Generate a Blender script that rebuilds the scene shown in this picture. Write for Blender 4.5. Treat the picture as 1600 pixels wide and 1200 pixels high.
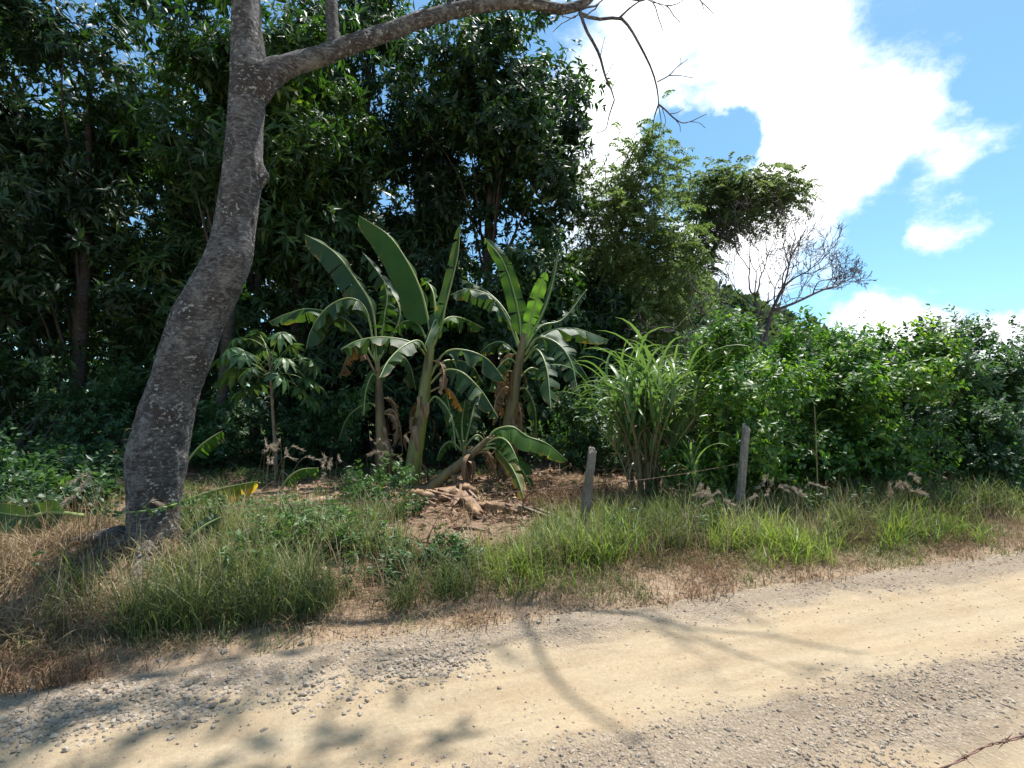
import bpy, math, random
import numpy as np
from mathutils import Vector
random.seed(7)
R = math.radians
scene = bpy.context.scene
for o in list(bpy.data.objects):
    bpy.data.objects.remove(o)

# ------------------------------------------------------------------ camera
CAM = np.array([0.0, 0.0, 1.6]); F = 800.0; PITCH = math.atan(40 / 800)
cd = bpy.data.cameras.new("camera"); cam = bpy.data.objects.new("camera", cd)
scene.collection.objects.link(cam); scene.camera = cam
cd.sensor_width = 36; cd.lens = 36 * F / 1600; cd.clip_end = 5000; cd.clip_start = 0.05
cam.location = CAM; cam.rotation_euler = (R(90) + PITCH, 0, 0)

def ray(px, py):
    a, b = (px - 800) / F, (600 - py) / F
    c, s = math.cos(PITCH), math.sin(PITCH)
    return np.array([a, c - s * b, s + c * b])

# ------------------------------------------------------------------ sun, sky, exposure
SUN_EL, SUN_AZ = R(69), R(42)
SUNV = Vector((math.sin(SUN_AZ) * math.cos(SUN_EL), math.cos(SUN_AZ) * math.cos(SUN_EL), math.sin(SUN_EL)))
ld = bpy.data.lights.new("sun", 'SUN'); ld.energy = 5.0; ld.angle = R(0.8); ld.color = (1, 0.96, 0.91)
lo = bpy.data.objects.new("sun", ld); scene.collection.objects.link(lo)
lo.rotation_euler = (-SUNV).to_track_quat('-Z', 'Y').to_euler()
scene.view_settings.view_transform = 'Standard'; scene.view_settings.look = 'None'
scene.view_settings.gamma = 1; scene.view_settings.use_curve_mapping = False
scene.view_settings.exposure = 0.8
scene.render.engine = 'CYCLES'
cy = scene.cycles
cy.max_bounces = 6; cy.diffuse_bounces = 3; cy.glossy_bounces = 2; cy.transmission_bounces = 4; cy.transparent_max_bounces = 4
cy.use_denoising = True; cy.sample_clamp_indirect = 4

W = bpy.data.worlds.new("World"); scene.world = W; W.use_nodes = True
nt = W.node_tree; nt.nodes.clear()
def wn(t, **k):
    n = nt.nodes.new(t)
    for a, b in k.items(): setattr(n, a, b)
    return n
def wl(a, b): nt.links.new(a, b)
def wmath(op, a, b=None, c=None):
    n = wn('ShaderNodeMath', operation=op)
    for i, v in enumerate((a, b, c)):
        if v is None: continue
        if isinstance(v, (int, float)): n.inputs[i].default_value = v
        else: wl(v, n.inputs[i])
    return n.outputs[0]
sky = wn('ShaderNodeTexSky', sky_type='NISHITA'); sky.sun_disc = False
sky.sun_elevation = SUN_EL; sky.sun_rotation = SUN_AZ; sky.air_density = 1.0; sky.dust_density = 0.6; sky.ozone_density = 1.6
tc = wn('ShaderNodeTexCoord')
dirv = wn('ShaderNodeVectorMath', operation='NORMALIZE'); wl(tc.outputs['Generated'], dirv.inputs[0]); dv = dirv.outputs[0]
warp = wn('ShaderNodeTexNoise'); warp.inputs['Scale'].default_value = 4.5; warp.inputs['Detail'].default_value = 10; warp.inputs['Roughness'].default_value = .62
wl(dv, warp.inputs['Vector'])
wm = wn('ShaderNodeVectorMath', operation='MULTIPLY_ADD'); wl(warp.outputs['Color'], wm.inputs[0])
wm.inputs[1].default_value = (.22, .22, .22); wm2 = wn('ShaderNodeVectorMath', operation='ADD'); wl(dv, wm2.inputs[0]); wm2.inputs[1].default_value = (-.11, -.11, -.11)
wl(wm2.outputs[0], wm.inputs[2])
wv = wn('ShaderNodeVectorMath', operation='NORMALIZE'); wl(wm.outputs[0], wv.inputs[0]); wv = wv.outputs[0]
n1 = wn('ShaderNodeTexNoise'); n1.inputs['Scale'].default_value = 2.6; n1.inputs['Detail'].default_value = 9; n1.inputs['Roughness'].default_value = 0.66
mp = wn('ShaderNodeMapping'); mp.inputs['Scale'].default_value = (1, 1, 1.7); mp.inputs['Location'].default_value = (3.1, 1.7, .4)
wl(dv, mp.inputs[0]); wl(mp.outputs[0], n1.inputs['Vector'])
dens = wmath('MULTIPLY_ADD', n1.outputs['Fac'], 4.0, -2.22)
# clouds the photograph shows, as soft directions in the sky dome; elsewhere the same noise goes on
for px, py, rdeg, w in [(1240, 130, 15, 1.6), (1335, 70, 10, 1.0), (1050, 40, 11, .8), (1280, 265, 10, .9), (960, 120, 10, .9), (950, 215, 5, .7), (1410, 265, 7, 1.1),
                        (1200, 340, 9, .6), (1395, 462, 7, 1.3), (1565, 300, 6, 2.2), (1545, 495, 8, 1.5), (1500, 375, 3.5, 1.2), (890, 330, 6, .6), (1130, 450, 6, .7), (640, 260, 8, .3),
                        (1100, 190, 6.5, -2.2), (1080, 260, 5.5, -1.6), (1120, 240, 4, -1), (850, 60, 4, -.6), (1580, 130, 16, -2.8), (1310, 425, 5, -.9), (1460, 375, 8, -1.3), (1500, 430, 6, -.8), (690, 300, 8, -.7), (1480, 560, 9, -.1)]:
    c = ray(px, py); c = c / np.linalg.norm(c)
    d = wn('ShaderNodeVectorMath', operation='DOT_PRODUCT'); wl(wv, d.inputs[0]); d.inputs[1].default_value = tuple(c)
    mr = wn('ShaderNodeMapRange', interpolation_type='SMOOTHSTEP')
    wl(d.outputs['Value'], mr.inputs[0]); mr.inputs[1].default_value = math.cos(R(rdeg * 1.25)); mr.inputs[2].default_value = math.cos(R(rdeg * .35))
    mr.inputs[3].default_value = 0; mr.inputs[4].default_value = w * .62
    dens = wmath('ADD', dens, mr.outputs[0])
mask = wn('ShaderNodeMapRange', interpolation_type='SMOOTHSTEP'); wl(dens, mask.inputs[0])
mask.inputs[1].default_value = -.22; mask.inputs[2].default_value = .6
shade = wn('ShaderNodeMapRange'); wl(dens, shade.inputs[0]); shade.inputs[1].default_value = .2; shade.inputs[2].default_value = 1.3
ccol = wn('ShaderNodeMix', data_type='RGBA'); wl(shade.outputs[0], ccol.inputs['Factor'])
ccol.inputs[6].default_value = (7.6, 8.4, 9.4, 1); ccol.inputs[7].default_value = (12.0, 12.0, 12.2, 1)
tint = wn('ShaderNodeMix', data_type='RGBA', blend_type='MULTIPLY'); tint.inputs['Factor'].default_value = 1
wl(sky.outputs[0], tint.inputs[6]); tint.inputs[7].default_value = (0.80, 1.12, 1.16, 1)
mx = wn('ShaderNodeMix', data_type='RGBA'); wl(mask.outputs[0], mx.inputs['Factor']); wl(tint.outputs[2], mx.inputs[6]); wl(ccol.outputs[2], mx.inputs[7])
bg = wn('ShaderNodeBackground'); wl(mx.outputs[2], bg.inputs[0]); bg.inputs[1].default_value = 0.10
wo = wn('ShaderNodeOutputWorld'); wl(bg.outputs[0], wo.inputs[0])

# ------------------------------------------------------------------ numeric helpers
RD = R(72); DV = np.array([math.sin(RD), math.cos(RD)]); NV = np.array([-DV[1], DV[0]])    # road runs along DV; NV points away from the camera side
def sstep(a, b, x):
    t = np.clip((np.asarray(x, float) - a) / (b - a), 0, 1); return t * t * (3 - 2 * t)
def vnoise(x, y, seed=0):
    x = np.asarray(x, float); y = np.asarray(y, float)
    xi = np.floor(x).astype(np.int64); yi = np.floor(y).astype(np.int64); fx = x - xi; fy = y - yi
    fx = fx * fx * (3 - 2 * fx); fy = fy * fy * (3 - 2 * fy)
    def h(a, b):
        n = (a * 374761393 + b * 668265263 + seed * 1442695041) & 0xFFFFFFFF
        n = ((n ^ (n >> 13)) * 1274126177) & 0xFFFFFFFF
        return ((n ^ (n >> 16)) & 0xFFFF) / 65535.0
    return (h(xi, yi) * (1 - fx) + h(xi + 1, yi) * fx) * (1 - fy) + (h(xi, yi + 1) * (1 - fx) + h(xi + 1, yi + 1) * fx) * fy
def fbm(x, y, seed=0, o=4):
    v = 0; a = .5
    for i in range(o):
        v = v + a * vnoise(np.asarray(x) * 2 ** i, np.asarray(y) * 2 ** i, seed + i); a *= .5
    return v
def st(x, y): return NV[0] * x + NV[1] * y, DV[0] * x + DV[1] * y
def xy(s, t): return NV[0] * s + DV[0] * t, NV[1] * s + DV[1] * t
TREE = np.array([-3.42, 4.9])
def edge(t): return 3.72 + .22 * (vnoise(np.asarray(t) * 1.1, 0 * np.asarray(t) + 3, 5) - .5) + .12 * (vnoise(np.asarray(t) * 4, 0 * np.asarray(t), 6) - .5)
def gz(x, y):
    s, t = st(np.asarray(x, float), np.asarray(y, float))
    z = .13 * sstep(3.7, 5.2, s) + .17 * sstep(6.0, 9.0, s)
    z = z + .28 * np.exp(-((x - TREE[0] + .3) ** 2 / 1.6 + (y - TREE[1]) ** 2 / .9)) * sstep(3.6, 4.6, s)
    z = z + .12 * sstep(-3, -7, t) * sstep(3.8, 5, s)
    z = z + .14 * np.exp(-((x - 1.1) ** 2 / .9 + (y - 8.8) ** 2 / .5))
    off = sstep(3.5, 4.3, s)
    z = z + off * ((fbm(x * .9, y * .9, 11) - .47) * .16 + (fbm(x * 3.5, y * 3.5, 21) - .47) * .07)
    z = z + (1 - off) * ((fbm(s * 1.6, t * .4, 31) - .47) * .05 + (fbm(s * 6, t * 4, 41, 4) - .47) * .035)
    z = z - .035 * np.exp(-((s - 2.78) / .33) ** 2) - .03 * np.exp(-((s - 1.2) / .35) ** 2) + .02 * np.exp(-((s - 2.05) / .22) ** 2) + .02 * np.exp(-((s - 3.5) / .18) ** 2)
    return z
def ground(px, py):
    r = ray(px, py); k = -CAM[2] / r[2]
    for _ in range(12):
        p = CAM + r * k; k = .5 * k + .5 * (float(gz(p[0], p[1])) - CAM[2]) / r[2]
    p = CAM + r * k; p[2] = float(gz(p[0], p[1])); return p
def at(px, py, Y):
    r = ray(px, py); return CAM + r * (Y / r[1])
def unit(v):
    v = np.asarray(v, float); return v / np.maximum(np.linalg.norm(v, axis=-1, keepdims=True), 1e-9)

# ------------------------------------------------------------------ mesh helpers
COL = scene.collection
class MB:
    def __init__(s): s.v = []; s.f = []; s.n = 0; s.a = []
    def add(s, V, *Fs, luv=None):
        V = np.asarray(V, float).reshape(-1, 3); s.v.append(V)
        for f in Fs:
            f = np.asarray(f, np.int64)
            if len(f): s.f.append(f + s.n)
        s.a.append(np.zeros((len(V), 3)) if luv is None else np.asarray(luv, float)); s.n += len(V)
    def mesh(s, name, origin=(0, 0, 0), smooth=False, attr=False):
        V = np.concatenate(s.v) - np.asarray(origin, float)
        me = bpy.data.meshes.new(name); me.vertices.add(len(V)); me.vertices.foreach_set('co', V.astype(np.float32).ravel())
        loops = np.concatenate([f.ravel() for f in s.f]); sizes = np.concatenate([np.full(len(f), f.shape[1]) for f in s.f])
        me.loops.add(len(loops)); me.loops.foreach_set('vertex_index', loops.astype(np.int32))
        starts = np.concatenate([[0], np.cumsum(sizes)[:-1]])
        me.polygons.add(len(sizes)); me.polygons.foreach_set('loop_start', starts.astype(np.int32))
        me.polygons.foreach_set('use_smooth', np.full(len(sizes), smooth))
        if attr:
            at_ = me.attributes.new('luv', 'FLOAT_VECTOR', 'POINT'); at_.data.foreach_set('vector', np.concatenate(s.a).astype(np.float32).ravel())
        me.update(calc_edges=True); me.validate(); return me
def link(name, me, mat, parent=None, loc=None):
    o = bpy.data.objects.new(name, me); COL.objects.link(o)
    if mat is not None and me is not None and not me.materials: me.materials.append(mat)
    if parent is not None: o.parent = parent
    if loc is not None: o.location = loc
    return o
def tag(o, label, cat, group=None, kind=None):
    if label: o['label'] = label
    if cat: o['category'] = cat
    if group: o['group'] = group
    if kind: o['kind'] = kind
    return o
def thing(name, label, cat, loc, group=None):
    o = bpy.data.objects.new(name, None); COL.objects.link(o); o.location = loc; o.empty_display_size = .2
    return tag(o, label, cat, group)
def build(mb, name, mat, parent=None, origin=(0, 0, 0), smooth=False, attr=False):
    return link(name, mb.mesh(name, origin, smooth, attr), mat, parent)
def structure(mb, name, mat, smooth=True):
    o = build(mb, name, mat, smooth=smooth); o['kind'] = 'structure'; return o
def stuff(mb, name, mat, label, cat, smooth=False, attr=False):
    o = build(mb, name, mat, smooth=smooth, attr=attr); return tag(o, label, cat, None, 'stuff')

def spline(P, n):
    P = np.asarray(P, float)
    if len(P) < 3: 
        u = np.linspace(0, 1, n)[:, None]; return P[0] * (1 - u) + P[-1] * u
    Q = np.vstack([2 * P[0] - P[1], P, 2 * P[-1] - P[-2]]); m = len(P) - 1; out = []
    for u in np.linspace(0, m, n):
        i = min(int(u), m - 1); t = u - i; a, b, c, d = Q[i:i + 4]
        out.append(.5 * (2 * b + (c - a) * t + (2 * a - 5 * b + 4 * c - d) * t * t + (3 * b - a - 3 * c + d) * t ** 3))
    return np.array(out)
def tube(mb, P, rad, sides=6, rough=0, rng=None, cap=True):
    P = np.asarray(P, float); n = len(P); rad = np.interp(np.linspace(0, 1, n), np.linspace(0, 1, len(rad)), rad)
    T = unit(np.gradient(P, axis=0)); ref = np.array([.31, .95, .02]) if abs(T[0] @ np.array([.31, .95, .02])) < .9 else np.array([1., 0, 0])
    a = unit(ref - (T @ ref)[:, None] * T); b = np.cross(T, a)
    th = np.linspace(0, 2 * math.pi, sides, endpoint=False)
    rr = rad[:, None] * np.ones(sides)
    if rough: rr = rr * (1 + rough * (rng.random((n, sides)) - .5) * 2)
    V = P[:, None, :] + rr[..., None] * (np.cos(th)[None, :, None] * a[:, None, :] + np.sin(th)[None, :, None] * b[:, None, :])
    i = np.arange(n - 1)[:, None] * sides; j = np.arange(sides)[None, :]; j2 = (j + 1) % sides
    Fq = np.stack([i + j, i + j2, i + sides + j2, i + sides + j], -1).reshape(-1, 4)
    Vv = V.reshape(-1, 3); tris = []
    if cap:
        Vv = np.vstack([Vv, P[0], P[-1]]); k = n * sides
        tris = [(k, (q + 1) % sides, q) for q in range(sides)] + [(k + 1, (n - 1) * sides + q, (n - 1) * sides + (q + 1) % sides) for q in range(sides)]
    mb.add(Vv, Fq, np.array(tris) if tris else np.zeros((0, 3)))
LEAF5 = (np.array([[0, 0, 0], [.42, .5, .05], [.42, -.5, .05], [.5, 0, -.015], [1, 0, -.16]]), np.array([[0, 3, 1], [0, 2, 3], [1, 3, 4], [3, 2, 4]]))
LEAF4 = (np.array([[0, 0, 0], [.45, .5, 0], [1, 0, -.1], [.45, -.5, 0]]), np.array([[0, 3, 2, 1]]))
LEAF8 = (np.array([[0, 0, 0], [.3, 0, -.01], [.68, 0, -.05], [1, 0, -.17], [.3, .46, .05], [.66, .42, -.01], [.3, -.46, .05], [.66, -.42, -.01]]),
         None)
def leaves(mb, P, D, Nn, L, Wd, tpl=LEAF5):
    D = unit(D); S = unit(np.cross(D, Nn)); N2 = np.cross(S, D); T, Fc = tpl; n = len(P)
    L = np.broadcast_to(np.asarray(L, float), (n,)); Wd = np.broadcast_to(np.asarray(Wd, float), (n,))
    V = P[:, None, :] + D[:, None, :] * (T[None, :, 0:1] * L[:, None, None]) + S[:, None, :] * (T[None, :, 1:2] * Wd[:, None, None]) + N2[:, None, :] * (T[None, :, 2:3] * L[:, None, None])
    k = len(T); Fa = (np.arange(n)[:, None, None] * k + Fc[None]).reshape(-1, Fc.shape[1]); mb.add(V.reshape(-1, 3), Fa)
def rsph(rng, n):
    return unit(rng.normal(size=(n, 3)))
def short_blades(mb, P, head, h, bend, w, rng):
    n = len(P); H = np.stack([np.cos(head), np.sin(head), 0 * head], -1); S = unit(np.stack([-np.sin(head + rng.normal(0, .6, n)), np.cos(head), 0 * head], -1)); V = np.empty((n, 5, 3)); z = np.array([0, 0, 1.])
    mid = P + H * (h * bend * .3)[:, None] + z * (h * (.55 - .12 * bend))[:, None]; tip = P + H * (h * bend * .8)[:, None] + z * (h * np.maximum(1 - .5 * bend, .12))[:, None]
    V[:, 0] = P - S * w[:, None] * .5; V[:, 1] = P + S * w[:, None] * .5; V[:, 2] = mid - S * w[:, None] * .45; V[:, 3] = mid + S * w[:, None] * .45; V[:, 4] = tip
    b = np.arange(n)[:, None] * 5; mb.add(V.reshape(-1, 3), b + np.array([0, 1, 3, 2]), b + np.array([2, 3, 4]))
def blades(mb, P, head, h, bend, w, rng, lean=None):
    """grass blades: base points, heading angle, length, bend 0..1.5, width"""
    n = len(P); u = np.array([0, .35, .7, 1.0]); H = np.stack([np.cos(head), np.sin(head), 0 * head], -1); S = np.stack([-np.sin(head + rng.normal(0, .6, n)), np.cos(head), 0 * head], -1); S = unit(S)
    hz = (h[:, None] * (u - .42 * np.minimum(bend, 1.5)[:, None] * u ** 2.2)); hx = h[:, None] * bend[:, None] * .75 * u ** 1.7
    C = P[:, None, :] + hx[..., None] * H[:, None, :]; C[..., 2] += hz
    wd = w[:, None] * np.array([.8, 1, .65])[None]
    V = np.empty((n, 7, 3))
    for i in range(3):
        V[:, 2 * i] = C[:, i] - S * wd[:, i:i + 1] * .5; V[:, 2 * i + 1] = C[:, i] + S * wd[:, i:i + 1] * .5
    V[:, 6] = C[:, 3]; b = np.arange(n)[:, None] * 7
    q = np.concatenate([b + np.array([0, 1, 3, 2]), b + np.array([2, 3, 5, 4])]); t = b + np.array([4, 5, 6])
    mb.add(V.reshape(-1, 3), q, t)

# ------------------------------------------------------------------ materials
def mat_new(name):
    m = bpy.data.materials.new(name); m.use_nodes = True; t = m.node_tree; t.nodes.clear(); return m, t
class NT:
    def __init__(s, t): s.t = t
    def n(s, ty, **k):
        x = s.t.nodes.new(ty)
        for a, b in k.items(): setattr(x, a, b)
        return x
    def l(s, a, b): s.t.links.new(a, b)
    def set(s, x, i, v):
        if v is None: return
        if hasattr(v, 'is_output'): s.l(v, x.inputs[i])
        else: x.inputs[i].default_value = v
    def noise(s, scale, detail=4, rough=.55, vec=None, dist=0):
        x = s.n('ShaderNodeTexNoise'); x.inputs['Scale'].default_value = scale; x.inputs['Detail'].default_value = detail; x.inputs['Roughness'].default_value = rough; x.inputs['Distortion'].default_value = dist
        if vec is not None: s.l(vec, x.inputs['Vector'])
        return x.outputs['Fac']
    def ramp(s, fac, stops):
        x = s.n('ShaderNodeValToRGB'); e = x.color_ramp.elements
        while len(e) < len(stops): e.new(.5)
        for k, (p, c) in zip(e, stops): k.position = p; k.color = (*c, 1) if len(c) == 3 else c
        s.l(fac, x.inputs[0]); return x.outputs[0]
    def mix(s, fac, a, b, blend='MIX'):
        x = s.n('ShaderNodeMix', data_type='RGBA', blend_type=blend); s.set(x, 0, fac)
        for i, v in ((6, a), (7, b)): s.set(x, i, (*v, 1) if isinstance(v, tuple) and len(v) == 3 else v)
        return x.outputs[2]
    def math(s, op, a, b=None):
        x = s.n('ShaderNodeMath', operation=op); s.set(x, 0, a); s.set(x, 1, b); return x.outputs[0]
    def mr(s, v, a, b, c=0., d=1.):
        x = s.n('ShaderNodeMapRange'); s.l(v, x.inputs[0])
        for i, q in enumerate((a, b, c, d)): x.inputs[i + 1].default_value = q
        return x.outputs[0]
    def pos(s): return s.n('ShaderNodeNewGeometry').outputs['Position']
    def obj(s): return s.n('ShaderNodeTexCoord').outputs['Object']
    def mapv(s, vec, scale):
        x = s.n('ShaderNodeMapping'); s.l(vec, x.inputs[0]); x.inputs['Scale'].default_value = scale; return x.outputs[0]
    def bump(s, h, strength=.5, dist=.02):
        x = s.n('ShaderNodeBump'); x.inputs['Strength'].default_value = strength; x.inputs['Distance'].default_value = dist; s.l(h, x.inputs['Height']); return x.outputs[0]
    def out(s, col, rough=.8, normal=None, spec=.5, trans=0, tcol=None):
        p = s.n('ShaderNodeBsdfPrincipled'); s.set(p, 'Base Color', (*col, 1) if isinstance(col, tuple) else col); s.set(p, 'Roughness', rough); p.inputs['Specular IOR Level'].default_value = spec
        if normal is not None: s.l(normal, p.inputs['Normal'])
        o = s.n('ShaderNodeOutputMaterial'); sh = p.outputs[0]
        if trans:
            tr = s.n('ShaderNodeBsdfTranslucent'); s.set(tr, 'Color', tcol if tcol is not None else col); m = s.n('ShaderNodeMixShader'); m.inputs[0].default_value = trans
            s.l(sh, m.inputs[1]); s.l(tr.outputs[0], m.inputs[2]); sh = m.outputs[0]
        s.l(sh, o.inputs[0])
def leaf_mat(name, stops, rough=.4, trans=.3, spec=.5, boost=(1.5, 1.5, .7), nscale=.5):
    m, t = mat_new(name); k = NT(t); rnd = k.n('ShaderNodeNewGeometry').outputs['Random Per Island']
    big = k.noise(nscale, 3, .5, k.pos()); f = k.math('ADD', k.math('MULTIPLY', rnd, .7), k.mr(big, .3, .7, -.1, .4))
    c = k.ramp(f, stops); tcol = k.mix(1, c, boost, 'MULTIPLY')
    k.out(c, rough, None, spec, trans, tcol); return m
M = {}
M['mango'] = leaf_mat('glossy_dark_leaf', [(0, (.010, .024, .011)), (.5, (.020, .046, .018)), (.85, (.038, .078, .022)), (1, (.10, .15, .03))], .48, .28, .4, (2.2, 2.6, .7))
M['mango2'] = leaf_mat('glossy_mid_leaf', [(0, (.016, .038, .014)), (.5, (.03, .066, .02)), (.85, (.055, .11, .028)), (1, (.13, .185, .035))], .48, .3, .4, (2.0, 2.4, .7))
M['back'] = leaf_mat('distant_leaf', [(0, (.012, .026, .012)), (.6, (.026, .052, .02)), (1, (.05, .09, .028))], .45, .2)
M['feather'] = leaf_mat('feathery_olive_leaf', [(0, (.075, .105, .045)), (.5, (.115, .15, .06)), (1, (.175, .205, .09))], .5, .45, .4, (1.7, 2.0, 1.0))
M['umbrella'] = leaf_mat('fine_grey_green_leaf', [(0, (.07, .10, .05)), (.6, (.105, .14, .07)), (1, (.14, .175, .085))], .5, .45, .4, (2.0, 2.1, 1.))
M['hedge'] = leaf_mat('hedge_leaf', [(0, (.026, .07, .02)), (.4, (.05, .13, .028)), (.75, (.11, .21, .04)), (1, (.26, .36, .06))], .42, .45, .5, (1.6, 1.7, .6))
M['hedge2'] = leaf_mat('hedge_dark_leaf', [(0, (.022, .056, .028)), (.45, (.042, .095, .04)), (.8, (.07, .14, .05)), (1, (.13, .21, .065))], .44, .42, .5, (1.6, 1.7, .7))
M['weed'] = leaf_mat('weed_leaf', [(0, (.03, .08, .03)), (.6, (.06, .13, .035)), (1, (.12, .2, .05))], .5, .35)
M['palmate'] = leaf_mat('palmate_leaf', [(0, (.045, .10, .04)), (.6, (.07, .14, .05)), (1, (.11, .18, .05))], .42, .35)
M['grass'] = leaf_mat('green_grass', [(0, (.05, .066, .028)), (.4, (.095, .13, .045)), (.7, (.155, .19, .07)), (1, (.33, .30, .16))], .5, .35, .3, (1.4, 1.5, .7))
M['grass_bright'] = leaf_mat('bright_grass', [(0, (.075, .12, .03)), (.5, (.15, .215, .045)), (1, (.32, .36, .11))], .45, .45, .3, (1.4, 1.5, .7))
M['straw'] = leaf_mat('dry_straw', [(0, (.16, .105, .06)), (.4, (.28, .20, .115)), (.8, (.42, .33, .20)), (1, (.52, .44, .29))], .7, .25, .2, (1, .95, .8))
M['reddry'] = leaf_mat('russet_dry_grass', [(0, (.10, .055, .03)), (.5, (.20, .115, .065)), (1, (.34, .22, .13))], .7, .2, .2, (1, .9, .7))
M['litter'] = leaf_mat('dead_leaf', [(0, (.085, .05, .032)), (.45, (.19, .115, .07)), (.8, (.32, .21, .13)), (1, (.50, .38, .26))], .65, .12, .3, (1, .9, .7))
M['plume'] = leaf_mat('pale_plume', [(0, (.32, .24, .18)), (1, (.55, .46, .36))], .8, .3, .2, (1, 1, .9))
M['cane'] = leaf_mat('cane_blade', [(0, (.07, .135, .04)), (.5, (.12, .20, .065)), (1, (.22, .29, .13))], .38, .35, .5, (1.2, 1.35, .6))
M['wood_far'] = leaf_mat('hill_tree_leaf', [(0, (.045, .072, .04)), (.6, (.075, .115, .058)), (1, (.11, .15, .07))], .6, .3, .3)  # base lightened: haze of the distant hill is put into the leaf colour

def bark(name, dark, mid, light, sc=1., lichen=.62, bumpd=.02, horiz=6):
    m, t = mat_new(name); k = NT(t); p = k.pos()
    a = k.noise(13 * sc, 9, .72, k.mapv(p, (1, 1, horiz * .4)), .6); b = k.noise(48 * sc, 5, .75, k.mapv(p, (.5, .5, 1.7))); c = k.noise(3.0, 5, .65, p)
    base = k.ramp(k.math('ADD', k.math('MULTIPLY', a, .55), k.math('MULTIPLY', b, .45)), [(.41, dark), (.5, mid), (.60, light)])
    tone = k.mix(k.mr(c, .42, .60, 0, .8), base, (dark[0] * 1.5, dark[1] * 1.3, dark[2] * 1.2)); pal = k.noise(4.6, 6, .7, k.mapv(p, (1, 1, .8)), .8); tone = k.mix(k.mr(pal, .52, .66, 0, .6), tone, (light[0] * .85, light[1] * .86, light[2] * .85))
    sp = k.noise(26 * sc, 3, .6, k.mapv(p, (1, 1, 1.3))); patch = k.noise(3.0, 3, .5, p)
    lf = k.math('MULTIPLY', k.mr(sp, lichen, lichen + .06), k.mr(patch, .45, .6))
    col = k.mix(lf, tone, (.40, .40, .37))
    h = k.math('ADD', k.math('MULTIPLY', a, .9), k.math('MULTIPLY', b, .55))
    k.out(col, .85, k.bump(h, 1., bumpd * 1.6), .25); return m
M['bark'] = bark('grey_brown_bark', (.036, .032, .032), (.108, .101, .098), (.30, .29, .28), 1., .57)
M['bark_far'] = bark('plain_bark', (.035, .028, .023), (.075, .062, .052), (.14, .12, .10), .6, .66)
M['bark_bare'] = bark('weathered_grey_twig', (.07, .055, .055), (.13, .10, .10), (.22, .19, .18), .6, .7)
M['post'] = bark('weathered_post_wood', (.10, .085, .07), (.23, .20, .165), (.38, .34, .29), 1.6, .62, .008, .25)
M['stem'] = bark('thin_brown_stem', (.11, .075, .05), (.22, .165, .115), (.34, .28, .2), 1.5, .7, .006, 3)

def banana_leaf_mat(name, c1, c2, dry, dryamt, trans=.48, rough=.45):
    m, t = mat_new(name); k = NT(t); at_ = k.n('ShaderNodeAttribute', attribute_name='luv'); sep = k.n('ShaderNodeSeparateXYZ'); k.l(at_.outputs['Vector'], sep.inputs[0])
    u, v = sep.outputs[0], sep.outputs[1]
    wv_ = k.n('ShaderNodeTexWave'); wv_.inputs['Scale'].default_value = 26; wv_.inputs['Distortion'].default_value = 1.2; wv_.inputs['Detail'].default_value = 2; k.l(k.mapv(at_.outputs['Vector'], (1, .12, 0)), wv_.inputs[0])
    big = k.noise(2.3, 4, .6, k.pos())
    c = k.mix(k.math('MULTIPLY', wv_.outputs['Fac'], .45), k.mix(k.mr(big, .35, .65), c1, c2), (c2[0] * 1.5, c2[1] * 1.35, c2[2] * 1.2))
    n = k.noise(5, 4, .6, k.pos()); e = k.math('ADD', k.math('MULTIPLY', v, 1.0), k.math('MULTIPLY', k.math('SUBTRACT', n, .5), 1.6))
    c = k.mix(k.mr(k.math('ADD', e, k.math('MULTIPLY', u, .35)), 1.32 - dryamt, 1.55 - dryamt), c, dry)
    k.out(c, rough, k.bump(wv_.outputs['Fac'], .35, .006), .32, trans, k.mix(1, c, (1.7, 1.7, .55), 'MULTIPLY')); return m
M['bl'] = banana_leaf_mat('banana_leaf_green', (.034, .09, .016), (.055, .125, .022), (.30, .21, .05), .1)
M['bl_dark'] = banana_leaf_mat('banana_leaf_dark', (.024, .060, .024), (.042, .088, .032), (.22, .16, .07), .16, .36)
M['bl_bright'] = banana_leaf_mat('banana_leaf_young', (.07, .17, .03), (.10, .22, .04), (.4, .35, .06), 0., .5)
M['bl_yellow'] = banana_leaf_mat('banana_leaf_yellowing', (.07, .12, .03), (.13, .15, .03), (.40, .25, .05), .5)
M['bl_dry'] = banana_leaf_mat('banana_leaf_dead', (.11, .065, .035), (.21, .13, .07), (.20, .125, .075), .3, .2, .6)
M['bl_orange'] = banana_leaf_mat('banana_leaf_orange', (.42, .19, .03), (.50, .25, .04), (.30, .14, .04), .2, .35, .5)
def simple(name, stops, scale=8, rough=.6, stretch=(1, 1, 1), bumpd=.006, spec=.4, trans=0):
    m, t = mat_new(name); k = NT(t); p = k.mapv(k.pos(), stretch); a = k.noise(scale, 6, .65, p)
    k.out(k.ramp(a, stops), rough, k.bump(k.noise(scale * 4, 4, .6, p), .6, bumpd), spec, trans); return m
M['rib'] = simple('banana_midrib', [(.3, (.16, .22, .06)), (.7, (.30, .34, .13))], 5, .4)
M['rib_dry'] = simple('dry_midrib', [(.3, (.20, .13, .07)), (.7, (.40, .28, .16))], 6, .6)
M['pseudo'] = simple('banana_stem_green', [(.28, (.06, .035, .018)), (.42, (.15, .15, .035)), (.62, (.22, .25, .05)), (.8, (.30, .30, .09))], 5, .38, (1, 1, .18), .003, .5)
M['pseudo_b'] = simple('banana_stem_brownish', [(.3, (.07, .045, .03)), (.5, (.17, .12, .05)), (.75, (.24, .22, .07))], 6, .5, (1, 1, .2), .004)
M['sheath'] = simple('dry_banana_sheath', [(.3, (.075, .042, .025)), (.5, (.19, .11, .062)), (.72, (.34, .22, .13))], 7, .6, (1, 1, .2), .01)
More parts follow.
